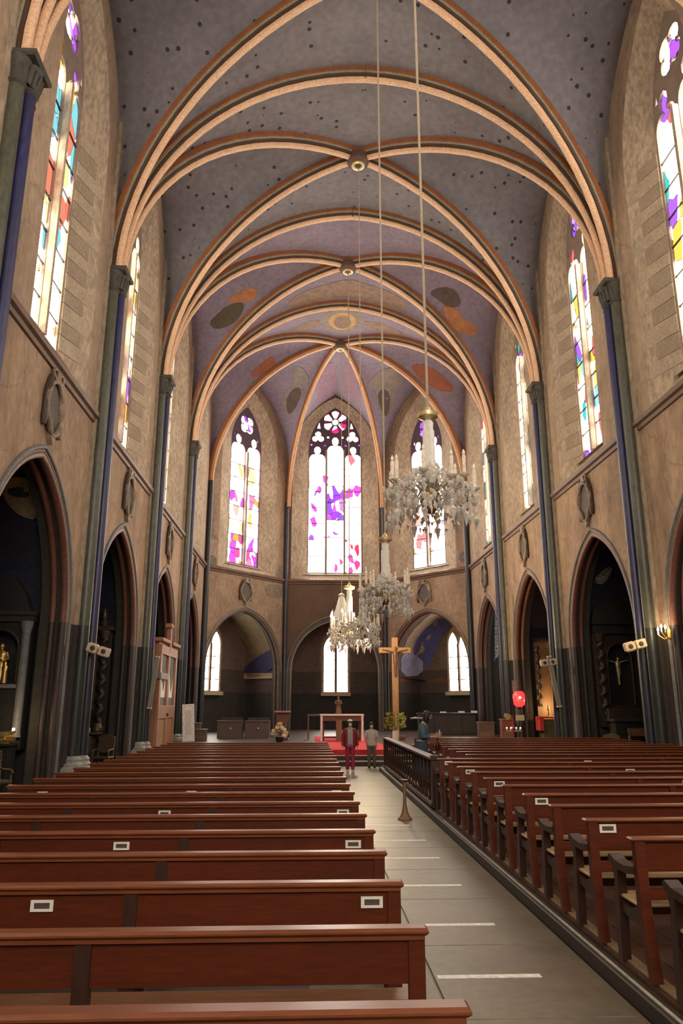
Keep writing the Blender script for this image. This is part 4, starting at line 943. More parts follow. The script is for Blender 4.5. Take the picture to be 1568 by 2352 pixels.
r = thing('chapel_bench', 'plain wooden bench in the nearest right chapel', 'bench', (11.4, 25.2, 0)); obj('seat', MB().box(-.7, -.2, .42, 1.0, .22, .47, bev=.01), m_oak, r); obj('backrest', MB().box(-.7, .2, 1.05, 1.0, .24, 1.30, bev=.01), m_oak, r); [obj('post', MB().box(x, .16, 0, x + .06, .24, 1.15), m_oak, r) for x in (-.7, .94)]; [obj('leg', MB().box(x, -.18, 0, x + .06, -.12, .42), m_oak, r) for x in (-.7, .94)]
armchair((10.05, 25.3, 0), -.5, 'carved armchair with a gilded arm beside the nearest right chapel altar', True)
# right chapel, second: red lamp and candle table
m_oaklit = M('oak_panel', (.30, .19, .09), (.2, .12, .06), scale=2, rough=.5, stretch=(4, 4, .5))
r = thing('oak_reredos', 'warm oak panelled reredos behind the red candle table', 'altarpiece', (11.35, 34.80, .5))
obj('panel', MB().box(-.85, -.12, 0, 1.6, 0, 4.45), m_oaklit, r); obj('cornice', MB().box(-.95, -.25, 4.45, 1.7, 0, 4.6, bev=.02), m_retable2, r); [obj('stile', MB().box(x, -.17, 0, x + .1, -.12, 4.45), m_oaklit, r) for x in (-.2, .45, 1.1)]; obj('twisted_column', twisted(MB(), (-.78, -.3), .12, 1.5, 4.2), m_retable2, r, smooth=60)
r = thing('candle_table', 'red clothed table with a green gold frontal in the second right chapel', 'table', (11.05, 34.1, .5))
obj('tabletop', MB().box(-.75, -.35, 1.0, 1.2, .3, 1.07, bev=.01), M('red_cloth', (.62, .07, .06), (.5, .05, .05), rough=.8), r); obj('cloth_side', MB().box(-.78, -.36, .45, -.60, .3, 1.06, bev=.02), MATS['red_cloth'], r)
obj('frontal', MB().box(-.6, -.30, 0, 1.1, .25, .94), M('frontal_green', (.24, .21, .09), (.13, .13, .06), scale=5, rough=.4, metal=.3), r)
for k, (x, h, m_) in enumerate(((.05, .16, m_wax), (.36, .50, M('red_wax', (.22, .02, .02), rough=.4)), (-.28, .5, m_dull))):
    c = thing('altar_candle', ('lit candle in a glass on the red table', 'tall dark red candle on the red table', 'gilded candlestick on the left of the red table')[k], 'candle', (11.05 + x, 34.0, 1.57)); obj('body', MB().lathe([(.05, 0), (.05, h)] if k < 2 else [(.1, 0), (.03, .05), (.025, h * .5), (.05, h * .6), (.02, h)], 10), m_, c)
    if k == 0: obj('flame', MB().lathe([(.03, h), (.06, h + .08), (.004, h + .2)], 8), m_bulb, c); lamp_point(c, (0, -.1, h + .25), 60, (1, .6, .25), .12)
r = thing('sanctuary_lamp', 'glowing red glass sanctuary lamp in front of the second right chapel', 'lamp', (9.35, 33.6, 1.98))
obj('glass', MB().lathe([(.12, 0), (.24, .1), (.27, .35), (.26, .55), (.20, .66), (.16, .68)], 18), M('red_lamp_glass', (.85, .06, .06), (.7, .04, .05), emit=1.1, rough=.2, bump=0), r, smooth=50)
obj('flame', MB().ball((-.02, -.24, .40), .05), m_bulb, r); obj('lamp_base', MB().lathe([(.02, -.10), (.10, -.05), (.13, 0)], 14), m_dull, r); obj('chain', MB().tube([(0, 0, .68), (0, 0, 5.0)], .012, 5), m_dull, r); obj('back_plate', MB().box(-.26, .0, .66, -.05, .02, 1.15), m_archgrey, r)
lamp_point(r, (-.2, -.5, .35), 25, (1, .2, .12), .2)
r = thing('processional_stand', 'slender stand with candles, yellow palm and white notice near the red lamp', 'stand', (7.62, 28.4, .5))
m_redp = M('red_pole', (.40, .05, .06), rough=.4)
obj('pole', MB().lathe([(.05, 0), (.035, .1), (.03, .7), (.04, .75), (.02, 1.2)], 10), m_redp, r); obj('crossbar', MB().tube([(-.26, 0, .62), (.3, 0, .62)], .02, 6), m_gold2, r)
for x in (-.24, -.08, .12, .27): obj('candle_cup', MB().lathe([(.02, .62), (.04, .66), (.035, .72)], 8, (x, 0, 0)), m_gold2, r); obj('flame', MB().ball((x, 0, .74), .022, 6), m_bulb, r)
obj('palm', MB().loft([(-.18, 0, 1.02, .02, .02), (-.16, 0, 1.08, .12, .04), (-.18, 0, 1.18, .15, .04), (-.24, 0, 1.26, .06, .03)], 10), M('palm_yellow', (.66, .46, .16), (.5, .33, .1), rough=.6), r, smooth=60)
obj('notice', MB().box(.12, -.02, 1.0, .44, .0, 1.2), M('notice_cream', (.80, .62, .38), (.75, .56, .33), bump=0), r); obj('foot', MB().lathe([(.18, 0), (.18, .02), (.05, .05)], 14), m_redp, r)

# ------------------------------------------------------------------ confessional, banner
m_conf = M('confessional_wood', (.46, .215, .105), (.34, .15, .075), scale=2, rough=.42, bump=.08, stretch=(4, 4, .5))
r = thing('confessional', 'tall tan wooden confessional with a carved cross on the left wall', 'confessional', (-5.62, 30.55, .5))
D0 = -.62
obj('body', MB().box(D0, -1.75, 0, -.06, 1.75, 3.9), m_conf, r)
for y in (-1.62, 0.0, 1.62): obj('stile', MB().box(-.07, y - .16, 0, .04, y + .16, 3.75, bev=.015), m_conf, r)
obj('head_rail', MB().box(-.07, -1.75, 3.45, .05, 1.75, 3.8, bev=.01), m_conf, r); obj('mid_rail', MB().box(-.07, -1.75, 1.05, .045, 1.75, 1.55, bev=.01), m_conf, r)
for k in range(7): obj('plank', MB().box(-.06, -1.5 + .43 * k, 0, .0, -1.5 + .43 * k + .41, 1.04, bev=.008), m_conf, r)
m_curt = M('white_curtain', (.95, .93, .88), (.9, .88, .82), rough=.8)
for y in (-.81, .81):
    obj('curtain', MB().box(-.058, y - .63, 1.85, -.045, y + .63, 3.45), m_curt, r)
    obj('window_panel', MB().box(-.058, y - .63, 1.56, -.043, y + .63, 1.85), m_archgrey, r)
    obj('pointed_panel', MB().prism([(y - .45, 3.45), (y + .62, 3.45), (y + .5, 2.6), (y + .2, 2.1)], lambda a, b: Vector((-.03, a, b)), lambda a, b: Vector((-.05, a, b))), m_bar, r)
for y0, y1 in ((-1.95, -.25), (.25, 1.95)): obj('cornice', MB().box(-.7, y0, 3.9, .12, y1, 4.05, bev=.03), m_conf, r)
obj('cross_upright', MB().box(-.1, -.16, 3.6, .06, .16, 4.6, bev=.03), m_conf, r); obj('cross_head', MB().box(-.14, -.3, 4.55, .1, .3, 4.75, bev=.05), m_conf, r); obj('latch', MB().ball((.06, 0, 1.2), .06), m_bar, r); obj('side_shelf', MB().box(-.06, -1.9, 2.5, .1, -.5, 2.75, bev=.02), M('shelf_grey', (.35, .27, .22), rough=.5), r)
r = thing('paper_banner', 'tall white printed banner leaning beside the confessional', 'banner', (-5.0, 32.75, .5), .12)
mm = Matrix.Rotation(-.06, 4, 'Y')
obj('sheet', MB().box(-.25, -.01, .08, .25, .01, 1.6, mm), M('banner_paper', (.95, .92, .87), (.9, .85, .78), scale=1.5, rough=.6, bump=0), r); obj('print', MB().box(-.14, -.014, .35, .12, -.01, 1.35, mm), M('banner_print', (.74, .66, .60), (.84, .78, .72), scale=3, bump=0), r); obj('foot', MB().box(-.3, -.15, 0, .3, .15, .04).tube([(0, .05, .02), (0, .02, .3)], .015, 6), m_archgrey, r)

# ------------------------------------------------------------------ sanctuary furniture
m_altw = M('altar_wood', (.16, .06, .035), (.1, .04, .025), scale=3, rough=.4)
m_linen = M('altar_linen', (.86, .78, .72), (.8, .7, .64), rough=.7)
r = thing('high_altar', 'wooden table altar with a white linen top on the red carpet', 'altar', (1.5, 34.5, .515))
obj('tabletop', MB().box(-.98, -.35, 1.08, .98, .45, 1.15, bev=.01), m_linen, r); obj('apron', MB().box(-.88, -.28, .86, .88, .40, 1.08), m_altw, r)
for x in (-.96, .86): obj('white_leg', MB().box(x, -.34, 0, x + .10, -.22, 1.08), m_linen, r)
for x in (-.88, .78): obj('rear_leg', MB().box(x, .28, 0, x + .1, .4, .9), m_altw, r)
obj('pedestal', MB().box(-.26, -.30, 0, .0, -.1, .88, bev=.01), m_oak, r); obj('lower_shelf', MB().box(-.85, -.1, .12, .8, .35, .2), m_altw, r)
r = thing('side_altar_table', 'dark wooden credence table left of the altar', 'table', (.35, 36.4, .515)); obj('tabletop', MB().box(-.4, -.3, 1.05, .4, .3, 1.12), m_altw, r); [obj('leg', MB().box(x, y, 0, x + .07, y + .07, 1.05), m_altw, r) for x in (-.38, .3) for y in (-.28, .2)]
t = tag(obj('madonna_statue', statue(MB(), .78), m_corpus, smooth=60), 'small brown wooden figure standing on the altar', 'statue'); t.location = (1.36, 34.65, 1.665)
r = thing('lectern', 'red brown wooden lectern left of the altar', 'lectern', (-1.2, 36, .5)); m_lec = M('lectern_wood', (.25, .065, .04), (.17, .045, .03), rough=.4)
obj('base', MB().box(-.3, -.3, 0, .3, .3, .08, bev=.02), m_lec, r); obj('post', MB().box(-.15, -.12, .08, .15, .12, 1.0, bev=.02), m_lec, r); obj('body', MB().prism([(-.2, .7), (.2, .7), (.34, 1.2), (-.34, 1.2)], lambda a, b: Vector((a, -.16, b)), lambda a, b: Vector((a, .2, b))), m_lec, r); obj('desk', MB().box(-.38, -.25, 1.22, .38, .25, 1.28, Matrix.Rotation(.1, 4, 'X'), bev=.01), m_lec, r)
r = thing('flower_bouquet', 'arrangement of yellow and white flowers in front of the lectern', 'flowers', (-1.25, 33.9, .5))
obj('pot', MB().lathe([(.12, 0), (.16, .1), (.18, .22), (.15, .24)], 14), m_bar, r, smooth=50)
fm = [M('petal_cream', (.85, .72, .42), (.75, .6, .35), rough=.6), M('petal_yellow', (.80, .52, .12), (.7, .4, .1), rough=.6), M('petal_white', (.88, .82, .76), rough=.6), M('petal_pink', (.75, .45, .38), rough=.6)]
for k in range(26):
    a = R_.random() * 2 * PI; q = R_.random(); x, y, z = .34 * math.cos(a) * q ** .5, .2 * math.sin(a) * q ** .5 - .08, .25 + .42 * (1 - q) + R_.uniform(-.05, .12)
    fb = MB()
    for j in range(6): b = j * PI / 3 + a; fb.ball((x + .05 * math.cos(b), y + .03 * math.sin(b) - .02, z + .045 * math.sin(b)), .05, 6, .7)
    obj('bloom', fb, fm[k % 4], r, smooth=60)
lf = MB()
for k in range(40):
    a = R_.random() * 2 * PI; x, z = .4 * math.cos(a), .3 + .26 * math.sin(a); lf.add([(x * .4, 0, z * .7), (x - .03, .03, z), (x * 1.15, .0, z * 1.12), (x + .03, .02, z - .03)], [(0, 1, 2, 3)])
obj('leaves', lf, M('leaf_dark', (.06, .09, .03), (.04, .06, .02), rough=.5), r, kind='stuff')
m_stall = M('stall_wood', (.16, .095, .075), (.11, .065, .05), scale=2, rough=.45, stretch=(3, 3, .6))
for k, x in enumerate((-3.85, -2.5)):
    r = thing('choir_stall', 'brown wooden choir desk %s, left of the altar' % ('nearer the left wall' if k == 0 else 'nearer the lectern'), 'stall', (x, 38, .5))
    obj('front_panel', MB().box(-.6, 0, 0, .6, .06, .76), m_stall, r); obj('desk_top', MB().box(-.63, -.06, .76, .63, .32, .82, bev=.01), m_stall, r)
    for sx in (-.6, .54): obj('side_panel', MB().box(sx, .06, 0, sx + .06, .9, .76), m_stall, r)
    obj('seat_bench', MB().box(-.55, .75, 0, .55, 1.05, .42).box(-.55, 1.05, 0, .55, 1.12, .95), m_retable2, r); obj('panel_knob', MB().ball((.05, -.03, .45), .045), m_white, r)
crucifix('standing_crucifix', 'tall plain wooden crucifix standing right of the altar', (4.12, 36, .5), 4.72, .76, .27, M('cross_wood', (.52, .27, .10), (.38, .19, .07), scale=2, rough=.45, stretch=(4, 4, .5)), m_corpus, cs=1.2, bar=.87)
r = thing('cross_foot', 'square wooden block holding up the tall crucifix', 'base', (4.12, 36, .5)); bpy.data.objects.remove(r)
o = obj('foot_block', MB().box(-.4, -.3, 0, .4, .3, .16, bev=.02), m_altw, bpy.data.objects['standing_crucifix'])
r = thing('flower_vase', 'white cylindrical vase of yellow green foliage right of the altar', 'vase', (3.52, 31, .515))
obj('vase', MB().lathe([(.10, 0), (.13, .02), (.13, .52), (.12, .54)], 16), m_white, r, smooth=40)
lm = [M('foliage_yellow', (.55, .50, .08), (.38, .36, .06), rough=.5), M('foliage_green', (.16, .22, .05), (.1, .15, .04), rough=.5)]
for g in range(2):
    lf = MB()
    for k in range(130):
        a = R_.random() * 2 * PI; ph = R_.random(); rad = .38 * R_.random() ** .5; c = Vector((rad * math.cos(a), rad * math.sin(a) * .6, .62 + .72 * ph * (1 - rad * .6))); d = Vector((math.cos(a), math.sin(a), R_.uniform(-.2, 1))).normalized() * .12; e = Vector((-d.y, d.x, .3)).normalized() * .035
        lf.add([c, c + d * .5 + e, c + d, c + d * .5 - e], [(0, 1, 2, 3)])
    obj('foliage', lf, lm[g], r, kind='stuff')
for k in range(7): a = k * .9; obj('stem', MB().tube([(0, 0, .4), (.12 * math.cos(a), .08 * math.sin(a), .8), (.25 * math.cos(a), .15 * math.sin(a), 1.15)], .008, 5), lm[1], r)
r = thing('book_stand', 'dark reading stand with an open white book beside the foliage vase', 'stand', (4.6, 31.4, .515)); obj('post', MB().lathe([(.2, 0), (.2, .03), (.04, .08), (.035, 1.0)], 12), m_retable, r); obj('desk', MB().box(-.42, -.2, 1.0, .42, .2, 1.04, Matrix.Rotation(.12, 4, 'X')), m_retable, r); obj('book', MB().box(-.18, -.15, 1.05, .0, .12, 1.09, Matrix.Rotation(-.15, 4, 'Y')).box(.0, -.15, 1.05, .18, .12, 1.09, Matrix.Rotation(.2, 4, 'Y')), m_white, r)
r = thing('organ_console', 'long dark cabinet against the right apse chapel with papers on top', 'cabinet', (7.6, 41.4, .5)); obj('carcase', MB().box(-1.6, 0, 0, 1.5, .6, 1.08), m_retable, r); obj('top', MB().box(-1.68, -.06, 1.08, 1.58, .64, 1.15, bev=.01), m_retable2, r); [obj('door', MB().box(x, -.025, .08, x + .68, 0, 1.0), m_retable2, r) for x in (-1.5, -.75, 0, .75)]
for k, x in enumerate((6.3, 7.2, 8.2, 8.9)): tag(obj('paper_stack', MB().box(x, 41.45, 1.65, x + .3, 41.7, 1.65 + .05 + .02 * k), m_white), 'stack of white papers on the dark cabinet, %s from the left' % ORD[k], 'papers', 'papers on the dark cabinet')
for k, (x, y, w, h, nm) in enumerate(((8.55, 36.6, .75, .72, 'box shaped prie dieu'), (9.0, 34.4, .5, .9, 'tall brown chest'), (-5.5, 36.5, .8, .7, 'low brown chest'), (-4.9, 35.4, .5, .45, 'small brown crate'))):
    r = thing('wooden_chest', '%s %s' % (nm, ('by the right apse pier', 'under the red lamp', 'by the last left pier', 'beside the low chest on the left')[k]), 'chest', (x, y, .5)); obj('body', MB().box(-w / 2, 0, 0, w / 2, .5, h), m_stall if k != 1 else m_lec, r); obj('lid', MB().box(-w / 2 - .03, -.03, h, w / 2 + .03, .53, h + .05, bev=.01), m_oak, r); obj('plank_line', MB().box(-w / 2 + .05, -.015, .08, w / 2 - .05, 0, h * .45), m_oak, r)
# ------------------------------------------------------------------ lamps, speakers and notices on the piers
m_cream = M('cream_plastic', (.72, .58, .42), (.6, .46, .33), scale=8, rough=.5, bump=.1)
m_lens = M('lens_dark', (.10, .075, .055), (.06, .045, .035), rough=.25)
def twin_spot(loc, rz, tilt, label):
    r = thing('twin_spotlight', label, 'spotlight', loc, rz)
    mm = Matrix.Rotation(tilt, 4, 'Y')
    obj('housing', MB().box(-.30, -.05, -.13, -.02, .10, .13, mm, bev=.04).box(.02, -.05, -.12, .30, .10, .12, mm, bev=.025), m_cream, r)
    for x in (-.15, .15): obj('lens', MB().lathe([(.075, -.01), (.06, .012), (.01, .016)], 14, (0, 0, 0), m=mm @ Matrix.Translation((x, -.05, 0)) @ Matrix.Rotation(PI / 2, 4, 'X')), m_lens, r)
    obj('bracket', MB().box(-.03, .08, -.03, .03, .30, .03), m_lens, r)
twin_spot((XL + .68, P1Y - .50, 3.45), 0, .30, 'cream twin spotlight clamped to the nearest left pier')
twin_spot((XR - .75, P1Y - .50, 3.62), 0, -.25, 'cream twin spotlight clamped to the nearest right pier')
twin_spot((XR - .72, P1Y + BAY - .55, 3.58), 0, -.12, 'cream twin spotlight clamped to the second right pier')
def column_speaker(loc, tilt, label, side):
    r = thing('column_speaker', label, 'speaker', loc)
    mm = Matrix.Rotation(tilt, 4, 'Y')
    obj('case', MB().box(-.07, -.06, -.9, .07, .06, .9, mm, bev=.015), M('speaker_case', (.22, .19, .15), (.14, .12, .1), rough=.5), r); obj('grille', MB().box(-.055, -.068, -.85, .055, -.06, .85, mm), M('speaker_grille', (.36, .33, .27), (.25, .22, .18), scale=30, rough=.7), r)
    for z in (-.9, .9): obj('end_cap', MB().box(-.08, -.07, z - .03, .08, .07, z + .03, mm, bev=.01), m_cream, r)
    obj('bracket', MB().box(-.02, .05, -.05, .02, .24, .05), m_lens, r)
column_speaker((XL + .62, P1Y + BAY - .52, 2.85), .10, 'slim tilted column loudspeaker on the second left pier', -1)
column_speaker((XR - .55, P1Y + BAY - .52, 2.9), -.14, 'slim tilted column loudspeaker on the second right pier', 1)
r = thing('wall_sconce', 'gilded wall sconce with lit bulbs by the nearest right pier', 'lamp', (XR - .12, 19.2, 3.85))
obj('back_plate', MB().lathe([(.02, -.16), (.08, -.1), (.09, .1), (.02, .2)], 12, sx=.4), m_gold, r)
for k, (dy, dz) in enumerate(((-.22, .02), (.0, .06), (.2, 0))):
    a = obj('arm', MB().tube([(0, 0, -.05), (-.1, dy * .5, -.12), (-.2, dy, dz)], .014, 6), m_gold, r); obj('candle', MB().lathe([(.02, dz), (.02, dz + .1)], 8, (-.2, dy, 0)), m_wax, a); obj('bulb', MB().lathe([(.012, dz + .1), (.032, dz + .14), (.004, dz + .21)], 8, (-.2, dy, 0)), m_bulb, a)
lamp_point(r, (-.35, 0, .2), 35, (1, .7, .38), .1)
r = thing('hanging_curtain', 'brown chapel curtain on a gilded rail beside the wall sconce', 'curtain', (XR + .5, 18.95, 0))
rows = [[Vector((.0 + .035 * math.sin(j * 1.9) + .25 * (j / 16), .3 - 2.2 * j / 16, z)) for j in range(17)] for z in (.05, 1.5, 3.9)]
obj('cloth', MB().grid(rows), M('curtain_brown', (.10, .055, .03), (.07, .04, .022), rough=.8), r, smooth=60); obj('rail', MB().tube([(0, .35, 3.94), (.25, -1.95, 3.94)], .035, 8), m_gold, r)

# ------------------------------------------------------------------ people
m_skin = M('skin', (.50, .30, .21), (.44, .25, .17), rough=.5, bump=0, fine=.05)
m_hair = M('hair_dark', (.022, .016, .013), (.014, .011, .010), scale=20, rough=.5)
m_mask = M('face_mask', (.78, .77, .75), rough=.7, bump=0)
m_shoe = M('shoe_dark', (.03, .025, .022), rough=.4)
m_shoew = M('shoe_pale', (.60, .52, .45), rough=.5)
def skin_mesh(name, verts, edges, mat, parent, lv=1):
    me = bpy.data.meshes.new(name + '_skeleton'); me.from_pydata([v[0] for v in verts], edges, []); me.update()
    o = bpy.data.objects.new(name + '_skeleton', me); COL.objects.link(o)
    md = o.modifiers.new('skin', 'SKIN'); md.use_smooth_shade = True
    for i, v in enumerate(verts):
        d = me.skin_vertices[0].data[i]; d.radius = (v[1], v[1] if len(v) < 3 else v[2]); d.use_root = (i == 0)
    sb = o.modifiers.new('sub', 'SUBSURF'); sb.levels = lv; sb.render_levels = lv
    dg = bpy.context.evaluated_depsgraph_get(); ev = o.evaluated_get(dg); m2 = bpy.data.meshes.new_from_object(ev)
    bpy.data.objects.remove(o)
    m2.materials.clear(); m2.materials.append(mat); m2.polygons.foreach_set('use_smooth', [True] * len(m2.polygons))
    b = bpy.data.objects.new(name, m2); COL.objects.link(b); b.parent = parent; return b
def person(loc, rz, label, h, arms, legs, head_tilt=0.0, lean=0.0):
    """figure facing local -Y; arms = {side: (elbow, wrist, hand direction)}; legs = {side: (knee, ankle)}; sizes for a 1.7 m body scaled to h"""
    r = thing('person', label, 'person', loc, rz); k = h / 1.7
    S = lambda p: (p[0] * k, p[1] * k, p[2] * k)
    V = [(S((0, 0, .93)), .125 * k, .095 * k), (S((0, -.01 - lean * .3, 1.12)), .115 * k, .085 * k), (S((0, -lean * .7, 1.30)), .13 * k, .09 * k), (S((0, -lean, 1.41)), .075 * k, .06 * k), (S((0, -lean - .01 - head_tilt * .2, 1.48)), .048 * k), (S((0, -lean - .02 - head_tilt * .5, 1.545)), .062 * k, .07 * k), (S((0, -lean - .02 - head_tilt * .8, 1.62)), .075 * k, .088 * k), (S((0, -lean - head_tilt, 1.675)), .06 * k, .07 * k)]
    E = [(0, 1), (1, 2), (2, 3), (3, 4), (4, 5), (5, 6), (6, 7)]
    for sx in (-1, 1):
        el, wr, hd = arms[sx]; n = len(V); sh = (sx * .165, -lean, 1.375)
        V += [(S(sh), .052 * k), (S(el), .040 * k), (S(wr), .027 * k)]; E += [(3, n), (n, n + 1), (n + 1, n + 2)]
        hd = Vector(hd).normalized(); side = hd.cross(Vector((sx, 0, .2))).normalized(); w = Vector(wr)
        palm = w + hd * .05; V.append((S(palm), .030 * k, .02 * k)); E.append((n + 2, n + 3)); pn = n + 3
        for f, ln in zip((-1.5, -.5, .5, 1.5), (.065, .08, .076, .058)):
            b = w + hd * .095 + side * f * .019; t = b + hd * ln + Vector((0, -.02, 0)) * 1.0; m_ = len(V)
            V += [(S(b), .0085 * k), (S(b.lerp(t, .55)), .008 * k), (S(t), .0065 * k)]; E += [(pn, m_), (m_, m_ + 1), (m_ + 1, m_ + 2)]
        th = w + hd * .04 + side * .035; m_ = len(V); V += [(S(th), .010 * k), (S(th + hd * .04 + side * .012), .008 * k)]; E += [(pn, m_), (m_, m_ + 1)]
        kn, an = legs[sx]; n = len(V); hip = (sx * .085, 0, .88)
        V += [(S(hip), .085 * k), (S(kn), .055 * k), (S(an), .036 * k), (S((an[0], an[1] - .13, .035)), .034 * k, .026 * k)]; E += [(0, n), (n, n + 1), (n + 1, n + 2), (n + 2, n + 3)]
    skin_mesh('body', V, E, m_skin, r)
    hy = -lean - head_tilt * .8 - .02; hz = 1.605
    face = MB().lathe([(.004, .03), (.016, .0), (.020, -.018), (.008, -.03)], 8, S((0, hy - .088, hz)), 1, 1.0)
    hd_ = obj('nose', face, m_skin, r, smooth=60)
    for sx in (-1, 1):
        obj('eye', MB().ball(S((sx * .031, hy - .078, hz + .028)), .010 * k, 8), m_hair, r); obj('ear', MB().ball(S((sx * .078, hy + .01, hz)), .024 * k, 8, 1.3, .4), m_skin, r, smooth=60)
    obj('mouth', MB().cbox(*S((0, hy - .086, hz - .055)), .04 * k, .008 * k, .010 * k), M('lips', (.35, .14, .12), bump=0), r)
    return r, k, S, hy, hz
def shoes(r, S, k, legs, mat):
    for sx in (-1, 1):
        an = legs[sx][1]; obj('shoe', MB().loft([(S((an[0], an[1] - .06, 0))[0], S((0, an[1] - .06, 0))[1], 0, .045 * k, .13 * k), (an[0] * k, (an[1] - .06) * k, .05 * k, .046 * k, .125 * k), (an[0] * k, (an[1] - .02) * k, .09 * k, .042 * k, .06 * k)], 12), mat, r, smooth=50)
# woman walking towards the camera in red
A = {-1: ((-.24, .04, 1.12), (-.245, -.02, .87), (0, -.1, -1)), 1: ((.24, .05, 1.12), (.25, -.01, .87), (0, -.1, -1))}
Lg = {-1: ((-.09, -.04, .50), (-.085, .05, .09)), 1: ((.09, -.06, .50), (.085, -.12, .09))}
r, k, S, hy, hz = person((1.33, 24.5, .012), 0, 'person in a red jacket, grey top and crimson trousers walking down the aisle', 1.58, A, Lg)
m_rj = M('red_jacket', (.30, .018, .026), (.22, .014, .02), scale=8, rough=.8); m_rt = M('crimson_trousers', (.36, .025, .075), (.28, .02, .055), scale=8, rough=.8); m_gt = M('grey_print', (.56, .50, .50), (.26, .23, .25), scale=26, rough=.8, contrast=.7)
obj('top', MB().loft([(0, 0, .86 * k, .155 * k, .115 * k), (0, 0, 1.0 * k, .15 * k, .11 * k), (0, 0, 1.2 * k, .155 * k, .115 * k), (0, 0, 1.34 * k, .165 * k, .10 * k), (0, 0, 1.42 * k, .09 * k, .07 * k), (0, 0, 1.45 * k, .06 * k, .06 * k)], 18), m_gt, r, smooth=60)
jk = MB()
for sx in (-1, 1):
    jk.loft([(sx * .135 * k, .01, .82 * k, .075 * k, .125 * k), (sx * .13 * k, .01, 1.05 * k, .07 * k, .12 * k), (sx * .13 * k, .01, 1.25 * k, .075 * k, .12 * k), (sx * .12 * k, .01, 1.39 * k, .075 * k, .09 * k), (sx * .07 * k, .01, 1.44 * k, .03 * k, .06 * k)], 12)
    e, w, _ = A[sx]; jk.tube([S((sx * .15, 0, 1.40)), S((sx * .19, .01, 1.34)), S(e), S(w)], [.05 * k, .068 * k, .056 * k, .048 * k], 10)
jk.loft([(0, .07 * k, .82 * k, .17 * k, .06 * k), (0, .07 * k, 1.2 * k, .15 * k, .06 * k), (0, .06 * k, 1.42 * k, .10 * k, .05 * k)], 12)
obj('jacket', jk, m_rj, r, smooth=60)
tr = MB().loft([(0, 0, .80 * k, .15 * k, .115 * k), (0, 0, .92 * k, .15 * k, .115 * k)], 16)
for sx in (-1, 1): kn, an = Lg[sx]; tr.tube([S((sx * .078, 0, .90)), S((sx * .085, -.02, .72)), S(kn), S((an[0], an[1], .10))], [.09 * k, .085 * k, .066 * k, .058 * k], 12)
obj('trousers', tr, m_rt, r, smooth=60); shoes(r, S, k, Lg, m_shoew)
obj('hair', MB().loft([(0, (hy + .05) * k, 1.44 * k, .075 * k, .04 * k), (0, (hy + .035) * k, 1.55 * k, .092 * k, .07 * k), (0, (hy + .02) * k, 1.63 * k, .092 * k, .09 * k), (0, (hy + .02) * k, 1.70 * k, .065 * k, .07 * k), (0, (hy + .02) * k, 1.725 * k, .01, .01)], 14), m_hair, r, smooth=60)
obj('cap', MB().loft([(0, (hy - .01) * k, 1.665 * k, .088 * k, .10 * k), (0, (hy + .0) * k, 1.71 * k, .075 * k, .085 * k), (0, (hy + .01) * k, 1.735 * k, .02 * k, .02 * k)], 14), m_mask, r, smooth=60)
obj('mask', MB().loft([(0, (hy - .06) * k, (hz - .10) * k, .045 * k, .035 * k), (0, (hy - .065) * k, (hz - .05) * k, .06 * k, .042 * k), (0, (hy - .06) * k, (hz - .002) * k, .055 * k, .04 * k)], 12), m_mask, r, smooth=60)
# boy in a pale shirt
A = {-1: ((-.22, .04, 1.12), (-.20, -.02, .88), (.1, -.1, -1)), 1: ((.22, .04, 1.12), (.21, -.02, .88), (-.1, -.1, -1))}
Lg = {-1: ((-.10, 0, .50), (-.105, .02, .09)), 1: ((.10, 0, .50), (.105, .02, .09))}
r, k, S, hy, hz = person((2.16, 26.3, .012), .0, 'person in a pale short sleeved shirt and olive trousers at the sanctuary step', 1.46, A, Lg)
m_ws = M('pale_shirt', (.60, .55, .49), (.50, .45, .40), scale=14, rough=.85); m_ot = M('olive_trousers', (.16, .145, .10), (.11, .10, .07), scale=8, rough=.85)
sh = MB().loft([(0, 0, .84 * k, .175 * k, .12 * k), (0, 0, 1.05 * k, .165 * k, .115 * k), (0, 0, 1.25 * k, .18 * k, .12 * k), (0, 0, 1.36 * k, .19 * k, .10 * k), (0, 0, 1.43 * k, .09 * k, .07 * k), (0, 0, 1.455 * k, .06 * k, .06 * k)], 18)
for sx in (-1, 1): sh.tube([S((sx * .13, 0, 1.38)), S((sx * .19, 0, 1.33)), S((sx * .215, .03, 1.16))], [.06 * k, .075 * k, .07 * k], 10)
obj('shirt', sh, m_ws, r, smooth=60)
tr = MB().loft([(0, 0, .78 * k, .16 * k, .12 * k), (0, 0, .9 * k, .155 * k, .115 * k)], 16)
for sx in (-1, 1): kn, an = Lg[sx]; tr.tube([S((sx * .082, 0, .88)), S((sx * .09, 0, .7)), S(kn), S((an[0], an[1], .10))], [.09 * k, .088 * k, .075 * k, .068 * k], 12)
obj('trousers', tr, m_ot, r, smooth=60); shoes(r, S, k, Lg, m_shoe)
obj('hair', MB().loft([(0, (hy + .04) * k, 1.54 * k, .08 * k, .06 * k), (0, (hy + .02) * k, 1.63 * k, .09 * k, .09 * k), (0, (hy + .01) * k, 1.69 * k, .078 * k, .085 * k), (0, (hy + .01) * k, 1.73 * k, .02, .02)], 14), m_hair, r, smooth=60)
obj('mask', MB().loft([(0, (hy - .06) * k, (hz - .10) * k, .045 * k, .035 * k), (0, (hy - .065) * k, (hz - .05) * k, .06 * k, .042 * k), (0, (hy - .06) * k, (hz - .002) * k, .055 * k, .04 * k)], 12), m_mask, r, smooth=60)
